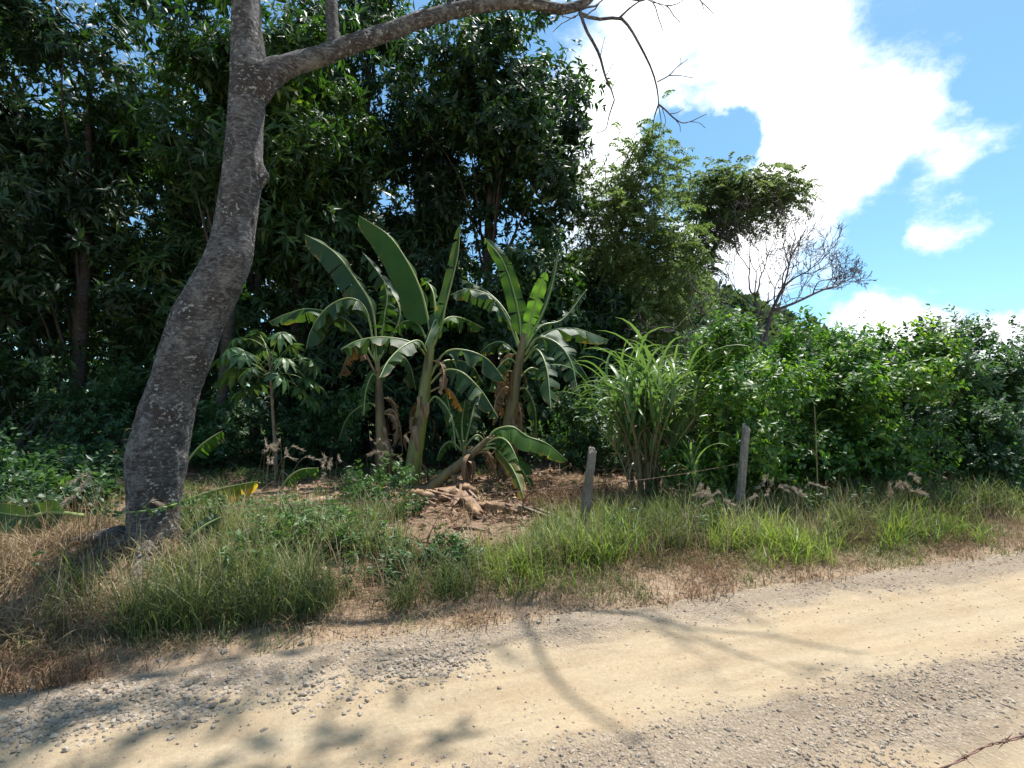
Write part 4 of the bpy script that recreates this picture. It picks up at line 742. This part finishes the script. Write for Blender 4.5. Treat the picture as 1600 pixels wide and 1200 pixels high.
HL = [(6.2, 5.5, 2.7, 1.0, 'hedge', 'bright green hedge shrub directly behind the lichen-topped fence post'), (6.35, 6.7, 2.95, 1.1, 'hedge', 'leafy hedge shrub behind the lone upright cane'), (6.1, 8.0, 2.95, 1.1, 'hedge', 'green hedge shrub next along from the lone upright cane'), (6.25, 9.3, 3.2, 1.2, 'hedge2', 'tall darker hedge shrub in the middle of the hedge run'),
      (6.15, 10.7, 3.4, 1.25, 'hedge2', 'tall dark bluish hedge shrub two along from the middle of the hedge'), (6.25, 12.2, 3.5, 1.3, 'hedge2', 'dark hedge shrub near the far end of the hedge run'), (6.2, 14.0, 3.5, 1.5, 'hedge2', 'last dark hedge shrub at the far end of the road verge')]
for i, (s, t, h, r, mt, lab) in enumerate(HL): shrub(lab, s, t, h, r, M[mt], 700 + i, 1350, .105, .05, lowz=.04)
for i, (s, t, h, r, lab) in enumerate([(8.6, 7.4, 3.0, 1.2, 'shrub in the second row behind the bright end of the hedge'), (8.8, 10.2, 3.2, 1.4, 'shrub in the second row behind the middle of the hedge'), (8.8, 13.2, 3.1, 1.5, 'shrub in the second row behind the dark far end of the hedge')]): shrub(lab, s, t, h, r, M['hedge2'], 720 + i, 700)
for i, (px, Y, h, r, lab) in enumerate([(900, 10.4, 1.75, .75, 'low tangled bush behind the fence post and leaning banana'), (1085, 10.8, 2.1, 1.0, 'low bush behind the cane clump'), (965, 11.2, 1.9, .9, 'low dark bush between cane clump and slim feathery trunk'), (500, 11.2, 1.7, .9, 'low dark bush under the trees between sapling and bananas'), (700, 11.6, 1.8, 1.0, 'low dark bush under the trees behind the banana sucker'),
                                        (330, 10.6, 1.6, .9, 'low dark bush in shade behind the leaning trunk'), (60, 11, 2.2, 1.2, 'low dark bush behind the dead frond heap'), (-60, 10.5, 2.4, 1.3, 'low dark bush at the wood end past the dead frond heap'), (200, 11.2, 2.0, 1.2, 'low dark bush behind the brush pile'), (420, 12, 2.2, 1.1, 'low dark bush behind the palmate sapling'), (1010, 13.2, 2.6, 1.1, 'leafy bush under the feathery tree'), (1150, 13.5, 3.1, 1.3, 'leafy bush under the bare tree behind the hedge')]):
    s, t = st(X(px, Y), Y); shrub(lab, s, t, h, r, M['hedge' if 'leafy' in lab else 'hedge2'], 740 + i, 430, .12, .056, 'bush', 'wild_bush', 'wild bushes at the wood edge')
g_ = ground(590, 800); s, t = st(g_[0], g_[1])
shrub('low leafy green weed bush in the sunny grass before the tallest banana', s, t, .62, .38, M['weed'], 760, 170, .075, .04, 'weed', 'weed_bush', None, .03, 4)

for i, (px, Y, h, r, lab) in enumerate([(40, 7.4, .6, .6, 'low dark leafy weed by the pale wilted banana leaf'), (135, 8.0, .55, .55, 'low leafy weed between the pale wilted leaf and the brush pile'), (-40, 6.6, .7, .7, 'low leafy weed at the shaded end of the verge'), (95, 6.5, .45, .5, 'small leafy weed close behind the root mound of the leaning tree'), (30, 8.8, .7, .8, 'low dark leafy weed before the dead frond heap')]):
    s, t = st(X(px, Y), Y); shrub(lab, s, t, h, r, M['hedge2'], 780 + i, 190, .10, .05, 'weed', 'weed_bush', 'low weeds in the shade', .02, 4)
# ------------------------------------------------------------------ dead frond heap at the wood edge
rng = np.random.default_rng(81)
Yp = 10.6; b0 = np.array([X(60, Yp), Yp, 0]); b0[2] = float(gz(b0[0], b0[1])); o = thing('dead_frond_heap', 'heap of grey dead fronds hanging and leaning in the dark wood edge', 'dead fronds', b0)
for q in range(24):
    x = rng.uniform(-1.9, 1.2); top = np.array([x, rng.uniform(-.3, .5), rng.uniform(.6, 1.3)]); bot = np.array([x + rng.normal(0, .45), rng.uniform(-1.0, -.2), 0]); bot[2] = float(gz(b0[0] + bot[0], b0[1] + bot[1])) - b0[2] + .02; u = np.linspace(0, 1, 8)[:, None]
    c = top * (1 - u) + bot * u; c[:, 1] -= .25 * np.sin(u[:, 0] * 3); w = rng.uniform(.008, .022) * np.array([.5, 1, 1, 1, .9, .7, .5, .2]); s_ = np.array([.9, .3, .1]); rows = np.stack([c - s_ * w[:, None], c + np.array([0, -.02, .01]), c + s_ * w[:, None]], 1); ii = np.arange(7)[:, None] * 3 + np.arange(2)[None]
    mb = MB(); mb.add(rows.reshape(-1, 3), np.stack([ii, ii + 1, ii + 4, ii + 3], -1).reshape(-1, 4)); build(mb, 'frond', M['deadfrond'] if 'deadfrond' in M else M.setdefault('deadfrond', simple('grey_dead_frond', [(.3, (.025, .02, .018)), (.6, (.055, .045, .04)), (.8, (.09, .075, .065))], 12, .8)), o)
b0 = ground(168, 762); o = thing('brush_pile', 'small pile of cut sticks in shade left behind the leaning trunk', 'brush pile', b0)
for q in range(22):
    a = rng.uniform(-.5, .5) + (math.pi if rng.random() < .5 else 0); c = np.array([rng.uniform(-.6, .6), rng.uniform(-.4, .5), .05 + rng.uniform(0, .42)]); d = np.array([math.cos(a), .4 * math.sin(a), rng.normal(0, .2)]); ln = rng.uniform(.25, .6); p0, p1 = c - d * ln, c + d * ln
    for p in (p0, p1): p[2] = max(p[2], float(gz(b0[0] + p[0], b0[1] + p[1])) - b0[2] + .02)
    mb = MB(); tube(mb, spline([p0, (p0 + p1) / 2 + rng.normal(0, .04, 3), p1], 6), [.018, .014, .008], 6, .1, rng); build(mb, 'stick', M['stem'], o, (0, 0, 0), True)

# ------------------------------------------------------------------ fence
def post(label, base_px, top_px, r, seed, base=None, top=None):
    rng = np.random.default_rng(seed)
    if base is None: base = ground(*base_px); top = at(*top_px, base[1])
    base = np.array(base, float); base[2] -= .15; top = np.array(top, float); o = thing('fence_post', label, 'fence post', base, None); mb = MB(); sd = 14; n = 26; P = spline([base, base * .5 + top * .5 + rng.normal(0, .018, 3), top], n)
    th = np.linspace(0, 6.2832, sd, endpoint=False); sec = r * (1 + .16 * np.cos(2 * th + rng.uniform(0, 6)) + rng.normal(0, .09, sd)); u = np.linspace(0, 1, n)
    rr = sec[None] * (1.06 - .22 * u[:, None]) * (1 + rng.normal(0, .035, (n, sd))); slope = (.55 * np.cos(th - 2.2) + rng.normal(0, .35, sd)) * r
    V = np.empty((n, sd, 3)); V[..., 0] = P[:, :1] + rr * np.cos(th); V[..., 1] = P[:, 1:2] + rr * np.sin(th); V[..., 2] = P[:, 2:3] + slope * (u[:, None] > .97)
    i = np.arange(n - 1)[:, None] * sd; j = np.arange(sd)[None]; j2 = (j + 1) % sd; mb.add(V.reshape(-1, 3), np.stack([i + j, i + j2, i + sd + j2, i + sd + j], -1).reshape(-1, 4)); build(mb, 'shaft', M['post'], o, base, False)
    inner = V[-1] * .55 + (P[-1] + np.array([0, 0, .02])) * .45; mb = MB(); mb.add(np.vstack([V[-1], inner, P[-1] + [0, 0, .035]]), np.stack([np.arange(sd), (np.arange(sd) + 1) % sd, sd + (np.arange(sd) + 1) % sd, sd + np.arange(sd)], -1), np.stack([sd + np.arange(sd), sd + (np.arange(sd) + 1) % sd, np.full(sd, 2 * sd)], -1)); build(mb, 'splintered_top', M['post'], o, base); return P
P1 = post('leaning weathered fence post at the litter edge left of the cane clump', (910, 845), (926, 704), .05, 901)
P2 = post('upright grey split fence post with pale lichen before the hedge', (1150, 822), (1166, 668), .062, 902)
lw = []
def wire(label, pts, seed, barbs=1, r=.0016, sagz=.02, step=.14):
    rng = np.random.default_rng(seed); pts = np.array(pts); o = thing('barbed_wire', label, 'barbed wire', pts[0]); mb = MB(); Q = spline(pts, max(20, int(np.linalg.norm(pts[-1] - pts[0]) / .05))); L = len(Q); u = np.arange(L) * .9
    for ph in (0, math.pi):
        off = np.stack([0 * u, np.cos(u + ph), np.sin(u + ph)], -1) * r * 1.2; tube(mb, Q + off, [r, r], 5, 0, rng, True)
    build(mb, 'strand', M['wire'], o, pts[0], True); acc = np.r_[0, np.cumsum(np.linalg.norm(np.diff(Q, axis=0), axis=1))]
    for dd in np.arange(.06, acc[-1], step):
        i = int(np.searchsorted(acc, dd)); T = unit(Q[min(i + 1, L - 1)] - Q[i - 1]); a = rng.uniform(0, 6.28); mb = MB()
        e = unit(np.cross(T, [0, 0, 1])); f = np.cross(T, e); th = np.linspace(0, 4 * math.pi, 14); coil = Q[i] + T * np.linspace(-.006, .006, 14)[:, None] + (np.cos(th)[:, None] * e + np.sin(th)[:, None] * f) * r * 2.4; tube(mb, coil, [r * .7, r * .7], 4, 0, rng)
        for sg in (-1, 1):
            d = unit(math.cos(a) * e * sg + math.sin(a) * f * sg + T * .35 * sg); tube(mb, np.array([Q[i], Q[i] + d * .010, Q[i] + d * .020]), [r * .75, r * .7, r * .15], 4, 0, rng)
        build(mb, 'barb', M['wire'], o, pts[0], True)
tz = at(270, 795, YT - .16); p1 = P1[17] + np.array([0, -.052, 0]); p2 = P2[17] + np.array([0, -.062, 0])
wire('rusty barbed wire strung from the leaning trunk past both weathered posts', [tz, (tz + p1) / 2 + np.array([0, 0, -.05]), p1, (p1 + p2) / 2 + np.array([0, 0, -.03]), p2], 911, step=.2, r=.0017)
q0 = at(1600, 1150, .92); dw = np.array([DV[0], DV[1], 0]); lp = q0 - dw * 1.9; rp = q0 + dw * 1.5
wp = [lp, q0 - dw * 1.1 + [0, 0, -.012], q0 - dw * .45 + [0, 0, -.008], q0 - dw * .22 + [0, 0, -.012], q0 - dw * .1 + [0, 0, .002], q0, q0 + dw * .5 + [0, 0, -.005], rp]
wire('rusty barbed wire close up on the near side of the gravel road', wp, 912, r=.0012, step=.105)
for lab, p, sd in (('near-side fence post holding one end of the close barbed wire', lp, 921), ('near-side fence post holding the other end of the close barbed wire', rp, 922)):
    b = np.array([p[0], p[1], float(gz(p[0], p[1]))]); b[:2] -= NV * .055; post(lab, None, None, .05, sd, b, b + np.array([0, 0, p[2] - b[2] + .2]))
# creeper on the trunk
o = thing('creeper', 'thin green creeper looped across the leaning trunk at fence height', 'creeper', at(155, 797, YT - .1)); rng = np.random.default_rng(93); org = np.array(o.location)
Q = spline([at(148, 795, YT - .1), at(175, 800, YT - .15), at(205, 800, YT - .34), at(235, 797, YT - .36), at(262, 791, YT - .30), at(280, 786, YT - .1)], 24); mb = MB(); tube(mb, Q, [.007, .006], 5, .1, rng); build(mb, 'stem', M['rib'], o, org, True)
mb = MB(); n = 70; leaves(mb, Q[rng.integers(0, 24, n)] + rng.normal(0, .012, (n, 3)), rsph(rng, n) + np.array([0, -.5, -.2]), np.array([0, -1., .5]) + rng.normal(0, .4, (n, 3)), .045, .032); build(mb, 'leaves', M['weed'], o, org)

# ------------------------------------------------------------------ grass, litter, gravel
rng = np.random.default_rng(1001)
def scatter(n, s0, s1, t0, t1):
    s = rng.uniform(s0, s1, n); t = rng.uniform(t0, t1, n); x, y = xy(s, t); return s, t, x, y
def tufts(mb, n, s0, s1, t0, t1, nb, h, w, prob, bend=(.25, 1.4), spread=.055, short=False):
    s, t, x, y = scatter(n, s0, s1, t0, t1); p = prob(s, t, x, y); g = rng.random(n) < p; s, t, x, y = s[g], t[g], x[g], y[g]; n = len(x); hh = rng.uniform(*h, n)
    x = np.repeat(x, nb) + rng.normal(0, spread, n * nb); y = np.repeat(y, nb) + rng.normal(0, spread, n * nb); hh = np.repeat(hh, nb) * rng.uniform(.45, 1.15, n * nb); P = np.stack([x, y, gz(x, y) - .01], -1)
    (short_blades if short else blades)(mb, P, rng.uniform(0, 6.28, n * nb), hh, rng.uniform(*bend, n * nb), rng.uniform(*w, n * nb), rng)
ln = lambda a, b, seed, sc=1.: fbm(a * sc, b * sc, seed, 3)
def clear(s, t, x, y):   # keep the litter patch, the tree foot and the cut stems open
    d2 = ((x + .32 - .12 * (y - 6.9)) / 1.15) ** 2 + ((y - 6.5) / 2.0) ** 2; lit = np.exp(-d2 ** 2); return np.clip(1 - 1.12 * lit, 0, 1)
# green clumps of the verge
foot = lambda x, y: np.where(np.hypot(x - TREE[0], y - TREE[1] + .35) < .6, .1, 1)
mb = MB()
tufts(mb, 3000, 4.2, 7.0, -2.0, 2.2, 16, (.16, .66), (.004, .009), lambda s, t, x, y: clear(s, t, x, y) * sstep(.34, .47, ln(x, y, 51, 1.7)) * foot(x, y) * (.45 + .55 * sstep(-1.9, -1.2, t)))
tufts(mb, 1700, 4.6, 6.2, 1.6, 10, 18, (.2, .7), (.005, .011), lambda s, t, x, y: clear(s, t, x, y) * sstep(.38, .5, ln(x, y, 52, 1.7)))
tufts(mb, 900, 6.6, 12, -5, 3, 14, (.12, .34), (.006, .010), lambda s, t, x, y: clear(s, t, x, y) * sstep(.42, .56, ln(x, y, 57, .8)))
tufts(mb, 2200, 3.8, 5.4, -1.8, 8, 14, (.05, .2), (.003, .008), lambda s, t, x, y: .8 * sstep(.42, .56, ln(x, y, 59, 1.3)), (.3, 1.4), .06, True)
stuff(mb, 'grass', M['grass'], 'green tufted grass along the fence line and verge', 'grass')
mb = MB()
tufts(mb, 2000, 4.05, 6.3, 1.2, 9.5, 18, (.12, .62), (.005, .012), lambda s, t, x, y: clear(s, t, x, y) * sstep(.40, .53, ln(x, y, 53, 1.7)) * sstep(4.0, 4.5, s))
tufts(mb, 600, 4.2, 5.9, -1.4, 1.9, 18, (.16, .45), (.005, .010), lambda s, t, x, y: sstep(.48, .6, ln(x, y, 54, 1.4)) * clear(s, t, x, y))
stuff(mb, 'bright_grass', M['grass_bright'], 'bright sunlit green grass at the road edge before the hedge', 'grass')
mb = MB()
tufts(mb, 7600, 3.5, 4.9, -3.3, 9.0, 12, (.04, .2), (.0025, .006), lambda s, t, x, y: sstep(3.6, 4.35, s + .6 * (ln(x, y, 66, 2.) - .47)) * (.4 + .6 * sstep(.35, .55, ln(x, y, 55, 1.5))) * sstep(4.9, 4.3, s), (.5, 1.6), .08, True)
tufts(mb, 850, 4.3, 5.9, -4.2, -1.0, 18, (.15, .42), (.004, .008), lambda s, t, x, y: sstep(-.8, -1.7, t) * sstep(.28, .46, ln(x, y, 56, 1.2)) * (.25 + .75 * foot(x, y)), (.6, 1.5), .07)
tufts(mb, 1300, 6.6, 9.6, 1.5, 5.0, 12, (.08, .24), (.004, .008), lambda s, t, x, y: np.exp(-(((x - 1.3) / .9) ** 2 + ((y - 8.4) / .9) ** 2)), (.9, 1.5), .08)
tufts(mb, 1500, 4.3, 6.8, -3.2, 8.5, 7, (.35, .75), (.003, .005), lambda s, t, x, y: (.1 + .9 * clear(s, t, x, y)) * foot(x, y), (.15, .8), .05)
tufts(mb, 1100, 5.2, 8.4, -.8, 3.4, 8, (.04, .14), (.003, .007), lambda s, t, x, y: .7 * (1 - clear(s, t, x, y)) + .05, (.9, 1.5), .1)
stuff(mb, 'dry_grass', M['straw'], 'straw-coloured dry grass between the gravel and the green verge', 'grass')
mb = MB()
tufts(mb, 4000, 3.65, 6.2, -2.6, 8, 14, (.05, .3), (.003, .0065), lambda s, t, x, y: sstep(.40, .56, ln(x, y, 58, 1.3)), (.4, 1.5), .07, True)
tufts(mb, 420, 6.0, 7.4, 2.6, 8.5, 16, (.2, .5), (.004, .008), lambda s, t, x, y: .7 + 0 * s, (.2, .9), .06)
stuff(mb, 'russet_grass', M['reddry'], 'russet withered grass patches at the road edge', 'grass')
# low green ground cover
mb = MB(); n = 30000; s, t, x, y = scatter(n, 5.2, 13, -8, 4); p = sstep(.46, .6, ln(x, y, 61, .7)) * clear(s, t, x, y) * np.where(s < 6, .35, 1) * sstep(1.5, -.5, x - .2 * y); g = rng.random(n) < p; x, y = x[g], y[g]; n = len(x)
P = np.stack([x, y, gz(x, y) + rng.uniform(.01, .16, n)], -1); leaves(mb, P, rsph(rng, n) * [1, 1, .3], np.array([0, 0, 1.]) + rng.normal(0, .5, (n, 3)), rng.uniform(.05, .11, n), rng.uniform(.025, .06, n)); stuff(mb, 'ground_cover', M['weed'], 'low broad-leaved green ground cover in the shade of the wood', 'weeds')
# leafy weeds standing in the verge grass
mb = MB(); n = 480; s, t, x, y = scatter(n, 4.6, 7.0, -1.7, 1.3); s2, t2, x2, y2 = scatter(90, 4.8, 6.6, 1.8, 8); x = np.r_[x, x2]; y = np.r_[y, y2]; p = clear(x, x, x, y) * foot(x, y) * sstep(.36, .48, ln(x, y, 63, 1.5)); g = rng.random(len(x)) < p; x, y = x[g], y[g]
for a_, b_ in zip(x, y):
    hh = rng.uniform(.15, .46); z0 = float(gz(a_, b_)); ns = int(rng.integers(2, 5))
    for q in range(ns):
        tip = np.array([a_ + rng.normal(0, .13), b_ + rng.normal(0, .13), z0 + hh * rng.uniform(.7, 1.1)]); k_ = int(14 + hh * 34); u = rng.uniform(.15, 1, k_)[:, None]; P = np.array([a_, b_, z0]) * (1 - u) + tip * u
        tube(mb, np.array([[a_, b_, z0 - .02], (np.array([a_, b_, z0]) + tip) / 2 + rng.normal(0, .02, 3), tip]), [.004, .002], 4, 0, rng, False)
        leaves(mb, P, rsph(rng, k_) * [1, 1, .4] + [0, 0, .15], np.array([0, 0, 1.]) + rng.normal(0, .45, (k_, 3)), rng.uniform(.04, .10, k_), rng.uniform(.018, .04, k_))
stuff(mb, 'leafy_weeds', M['weed'], 'leafy green weeds standing among the verge grass', 'weeds')
# litter
mb = MB(); n = 22000; s, t, x, y = scatter(n, 4.5, 12.5, -6, 5.5); p = np.maximum(1.3 * np.exp(-(((x - .2) / 1.7) ** 2 + ((y - 7.9) / 1.5) ** 2)), .25); g = rng.random(n) < p; x, y = x[g], y[g]; n = len(x)
lo_ = rng.random(n); P = np.stack([x, y, gz(x, y) + rng.uniform(.005, .06, n)], -1); leaves(mb, P, rsph(rng, n) * [1, 1, .35], np.array([0, 0, 1.]) + rng.normal(0, .55, (n, 3)), np.where(lo_ < .35, rng.uniform(.18, .42, n), rng.uniform(.05, .16, n)), np.where(lo_ < .35, rng.uniform(.012, .04, n), rng.uniform(.025, .07, n)))
stuff(mb, 'leaf_litter', M['litter'], 'brown dead leaves and banana trash scattered over the clearing floor', 'leaf litter')

# plume grass clumps
def plume_clump(label, base_px, n, h, seed, lean=0., Yo=0):
    rng = np.random.default_rng(seed); b0 = ground(*base_px); o = thing('plume_grass', label, 'grass clump', b0, 'clumps of feathery plume grass'); st_, pl = MB(), []
    for q in range(n):
        a = rng.uniform(0, 6.28); hh = h * rng.uniform(.75, 1.15); out = rng.uniform(.1, .4) * h; x0 = np.array([rng.normal(0, .12), rng.normal(0, .08), -.02]); dx = np.array([math.cos(a) * out + lean, math.sin(a) * out * .6, 0])
        P = spline([x0, x0 + dx * .3 + [0, 0, hh * .6], x0 + dx * .75 + [0, 0, hh * .97], x0 + dx * 1.35 + [0, 0, hh * .93]], 14); tube(st_, P, [.003, .002, .0012], 4, 0, rng)
        mb = MB(); k_ = 60; i = rng.integers(9, 14, k_); T = unit(P[np.minimum(i + 1, 13)] - P[i - 1]); leaves(mb, P[i] + rng.normal(0, .006, (k_, 3)), T + rng.normal(0, .28, (k_, 3)), rsph(rng, k_), rng.uniform(.03, .07, k_), .005, LEAF4); pl.append(mb)
    build(st_, 'stalks', M['straw'], o, (0, 0, 0))
    for mb in pl: build(mb, 'plume', M['plume'], o, (0, 0, 0))
for i, (lab, b, n, h, le) in enumerate([('feathery plume grass around the foot of the palmate sapling', (425, 790), 12, .85, .1), ('feathery plume grass in front of the brown-sheathed banana stem', (612, 780), 10, .85, -.1), ('feathery plume grass at the foot of the lichen-topped fence post', (1205, 830), 10, .62, .05), ('feathery plume grass in front of the small yellow-bladed cane', (1120, 850), 7, .6, -.05),
                                       ('feathery plume grass between the tree foot and the pale wilted leaf', (165, 880), 7, .7, -.05), ('feathery plume grass along the dark half of the hedge', (1400, 822), 10, .6, .05), ('feathery plume grass by the weed bush', (520, 800), 8, .7, .05)]): plume_clump(lab, b, n, h, 1100 + i, le)

# gravel
ico = None
def rock_tpl(seed):
    r = np.random.default_rng(seed); ph = (1 + 5 ** .5) / 2
    V = unit(np.array([[-1, ph, 0], [1, ph, 0], [-1, -ph, 0], [1, -ph, 0], [0, -1, ph], [0, 1, ph], [0, -1, -ph], [0, 1, -ph], [ph, 0, -1], [ph, 0, 1], [-ph, 0, -1], [-ph, 0, 1]], float))
    Fc = np.array([[0, 11, 5], [0, 5, 1], [0, 1, 7], [0, 7, 10], [0, 10, 11], [1, 5, 9], [5, 11, 4], [11, 10, 2], [10, 7, 6], [7, 1, 8], [3, 9, 4], [3, 4, 2], [3, 2, 6], [3, 6, 8], [3, 8, 9], [4, 9, 5], [2, 4, 11], [6, 2, 10], [8, 6, 7], [9, 8, 1]])
    return V * r.uniform(.65, 1.15, (12, 1)) * np.array([1, r.uniform(.6, .95), r.uniform(.4, .7)]), Fc
RT = [rock_tpl(i) for i in range(8)]
def oct_tpl(seed):
    r = np.random.default_rng(seed + 50); V = np.array([[1, 0, 0], [-1, 0, 0], [0, 1, 0], [0, -1, 0], [0, 0, 1], [0, 0, -1.]]) * r.uniform(.6, 1.2, (6, 1)) * np.array([1, .8, .6]) + r.normal(0, .15, (6, 3))
    return V, np.array([[0, 2, 4], [2, 1, 4], [1, 3, 4], [3, 0, 4], [2, 0, 5], [1, 2, 5], [3, 1, 5], [0, 3, 5]])
OT = [oct_tpl(i) for i in range(8)]
def rocks(mb, x, y, r, rng, octa=False):
    for q in range(8):
        g = np.arange(len(x)) % 8 == q; n = g.sum(); V, Fc = (OT if octa else RT)[q]; nv = len(V); a = rng.uniform(0, 6.28, n); c, s = np.cos(a), np.sin(a); Vx = V[None, :, 0] * c[:, None] - V[None, :, 1] * s[:, None]; Vy = V[None, :, 0] * s[:, None] + V[None, :, 1] * c[:, None]
        rr = r[g][:, None]; W_ = np.stack([x[g][:, None] + Vx * rr, y[g][:, None] + Vy * rr, (gz(x[g], y[g]) + .004 + r[g] * rng.uniform(-.15, .25, n))[:, None] + V[None, :, 2] * rr], -1); mb.add(W_.reshape(-1, 3), (np.arange(n)[:, None, None] * nv + Fc[None]).reshape(-1, 3))
mb = MB()
def gravel(n, s0, s1, t0, t1, prob, rmin, rmax, pw=2.5):
    s, t, x, y = scatter(n, s0, s1, t0, t1); g = rng.random(n) < prob(s, t, x, y); x, y = x[g], y[g]; r = rmin + (rmax - rmin) * rng.random(len(x)) ** pw; b_ = r > .009; rocks(mb, x[b_], y[b_], r[b_], rng); rocks(mb, x[~b_], y[~b_], r[~b_], rng, True)
bandf = lambda s, c, w, x, y, sd: np.clip(np.exp(-((s - c + .28 * (ln(x, y, sd, 1.2) - .47)) / w) ** 2) * (.35 + 1.3 * sstep(.35, .6, ln(x, y, sd + 5, 2.2))), 0, 1)
gravel(64000, 1.35, 2.8, -.6, 7.5, lambda s, t, x, y: bandf(s, 2.02, .27, x, y, 81) * (1 - .5 * sstep(3.5, 7, t)), .0035, .017, 4.0)
gravel(24000, 2.9, 4.0, -2.9, .9, lambda s, t, x, y: bandf(s, 3.36, .2, x, y, 82), .005, .025, 3.0)
gravel(16000, 3.0, 4.2, .0, 9, lambda s, t, x, y: bandf(s, 3.58, .25, x, y, 83) * .85, .0035, .017, 3.5)
gravel(16000, 1.2, 4.4, -2.8, 8, lambda s, t, x, y: .35 + 0 * s, .003, .011)
stuff(mb, 'gravel', M['stone'], 'loose crushed grey gravel in bands along the dirt road', 'gravel')
rm = []
for q in range(8):
    V, Fc = RT[q]; b = MB(); b.add(V, Fc); e = b.mesh('stone'); e.materials.append(M['stone']); rm.append(e)
def stones(n, s0, s1, t0, t1, r0, r1, lab, grp, prob):
    k_ = 0
    while k_ < n:
        s, t = rng.uniform(s0, s1), rng.uniform(t0, t1); x, y = xy(s, t)
        if rng.random() > prob(s, t): continue
        r = rng.uniform(r0, r1); e = link('stone', rm[k_ % 8], None); e.location = (x, y, float(gz(x, y)) + r * .1); e.scale = (r, r, r); e.rotation_euler = (rng.normal(0, .2), rng.normal(0, .2), rng.uniform(0, 6.28)); tag(e, lab, 'stone', grp); k_ += 1
stones(100, 3.05, 3.75, -2.6, .6, .018, .032, 'larger angular grey stone in the gravel heap below the leaning trunk', 'larger stones of the verge gravel', lambda s, t: math.exp(-((s - 3.38) / .18) ** 2))
stones(60, 1.6, 2.5, -.2, 4, .015, .025, 'larger stone in the gravel ridge between the wheel tracks', 'larger stones of the road ridge', lambda s, t: math.exp(-((s - 2.02) / .22) ** 2))
stones(24, 3.6, 4.4, -2.5, 6, .02, .04, 'stone lying among dry grass at the road edge', 'stones among the dry grass', lambda s, t: 1)
print('TRIS', sum(sum(len(p.vertices) - 2 for p in m_.polygons) if len(m_.polygons) < 3000 else len(m_.polygons) * 1.5 for m_ in bpy.data.meshes))
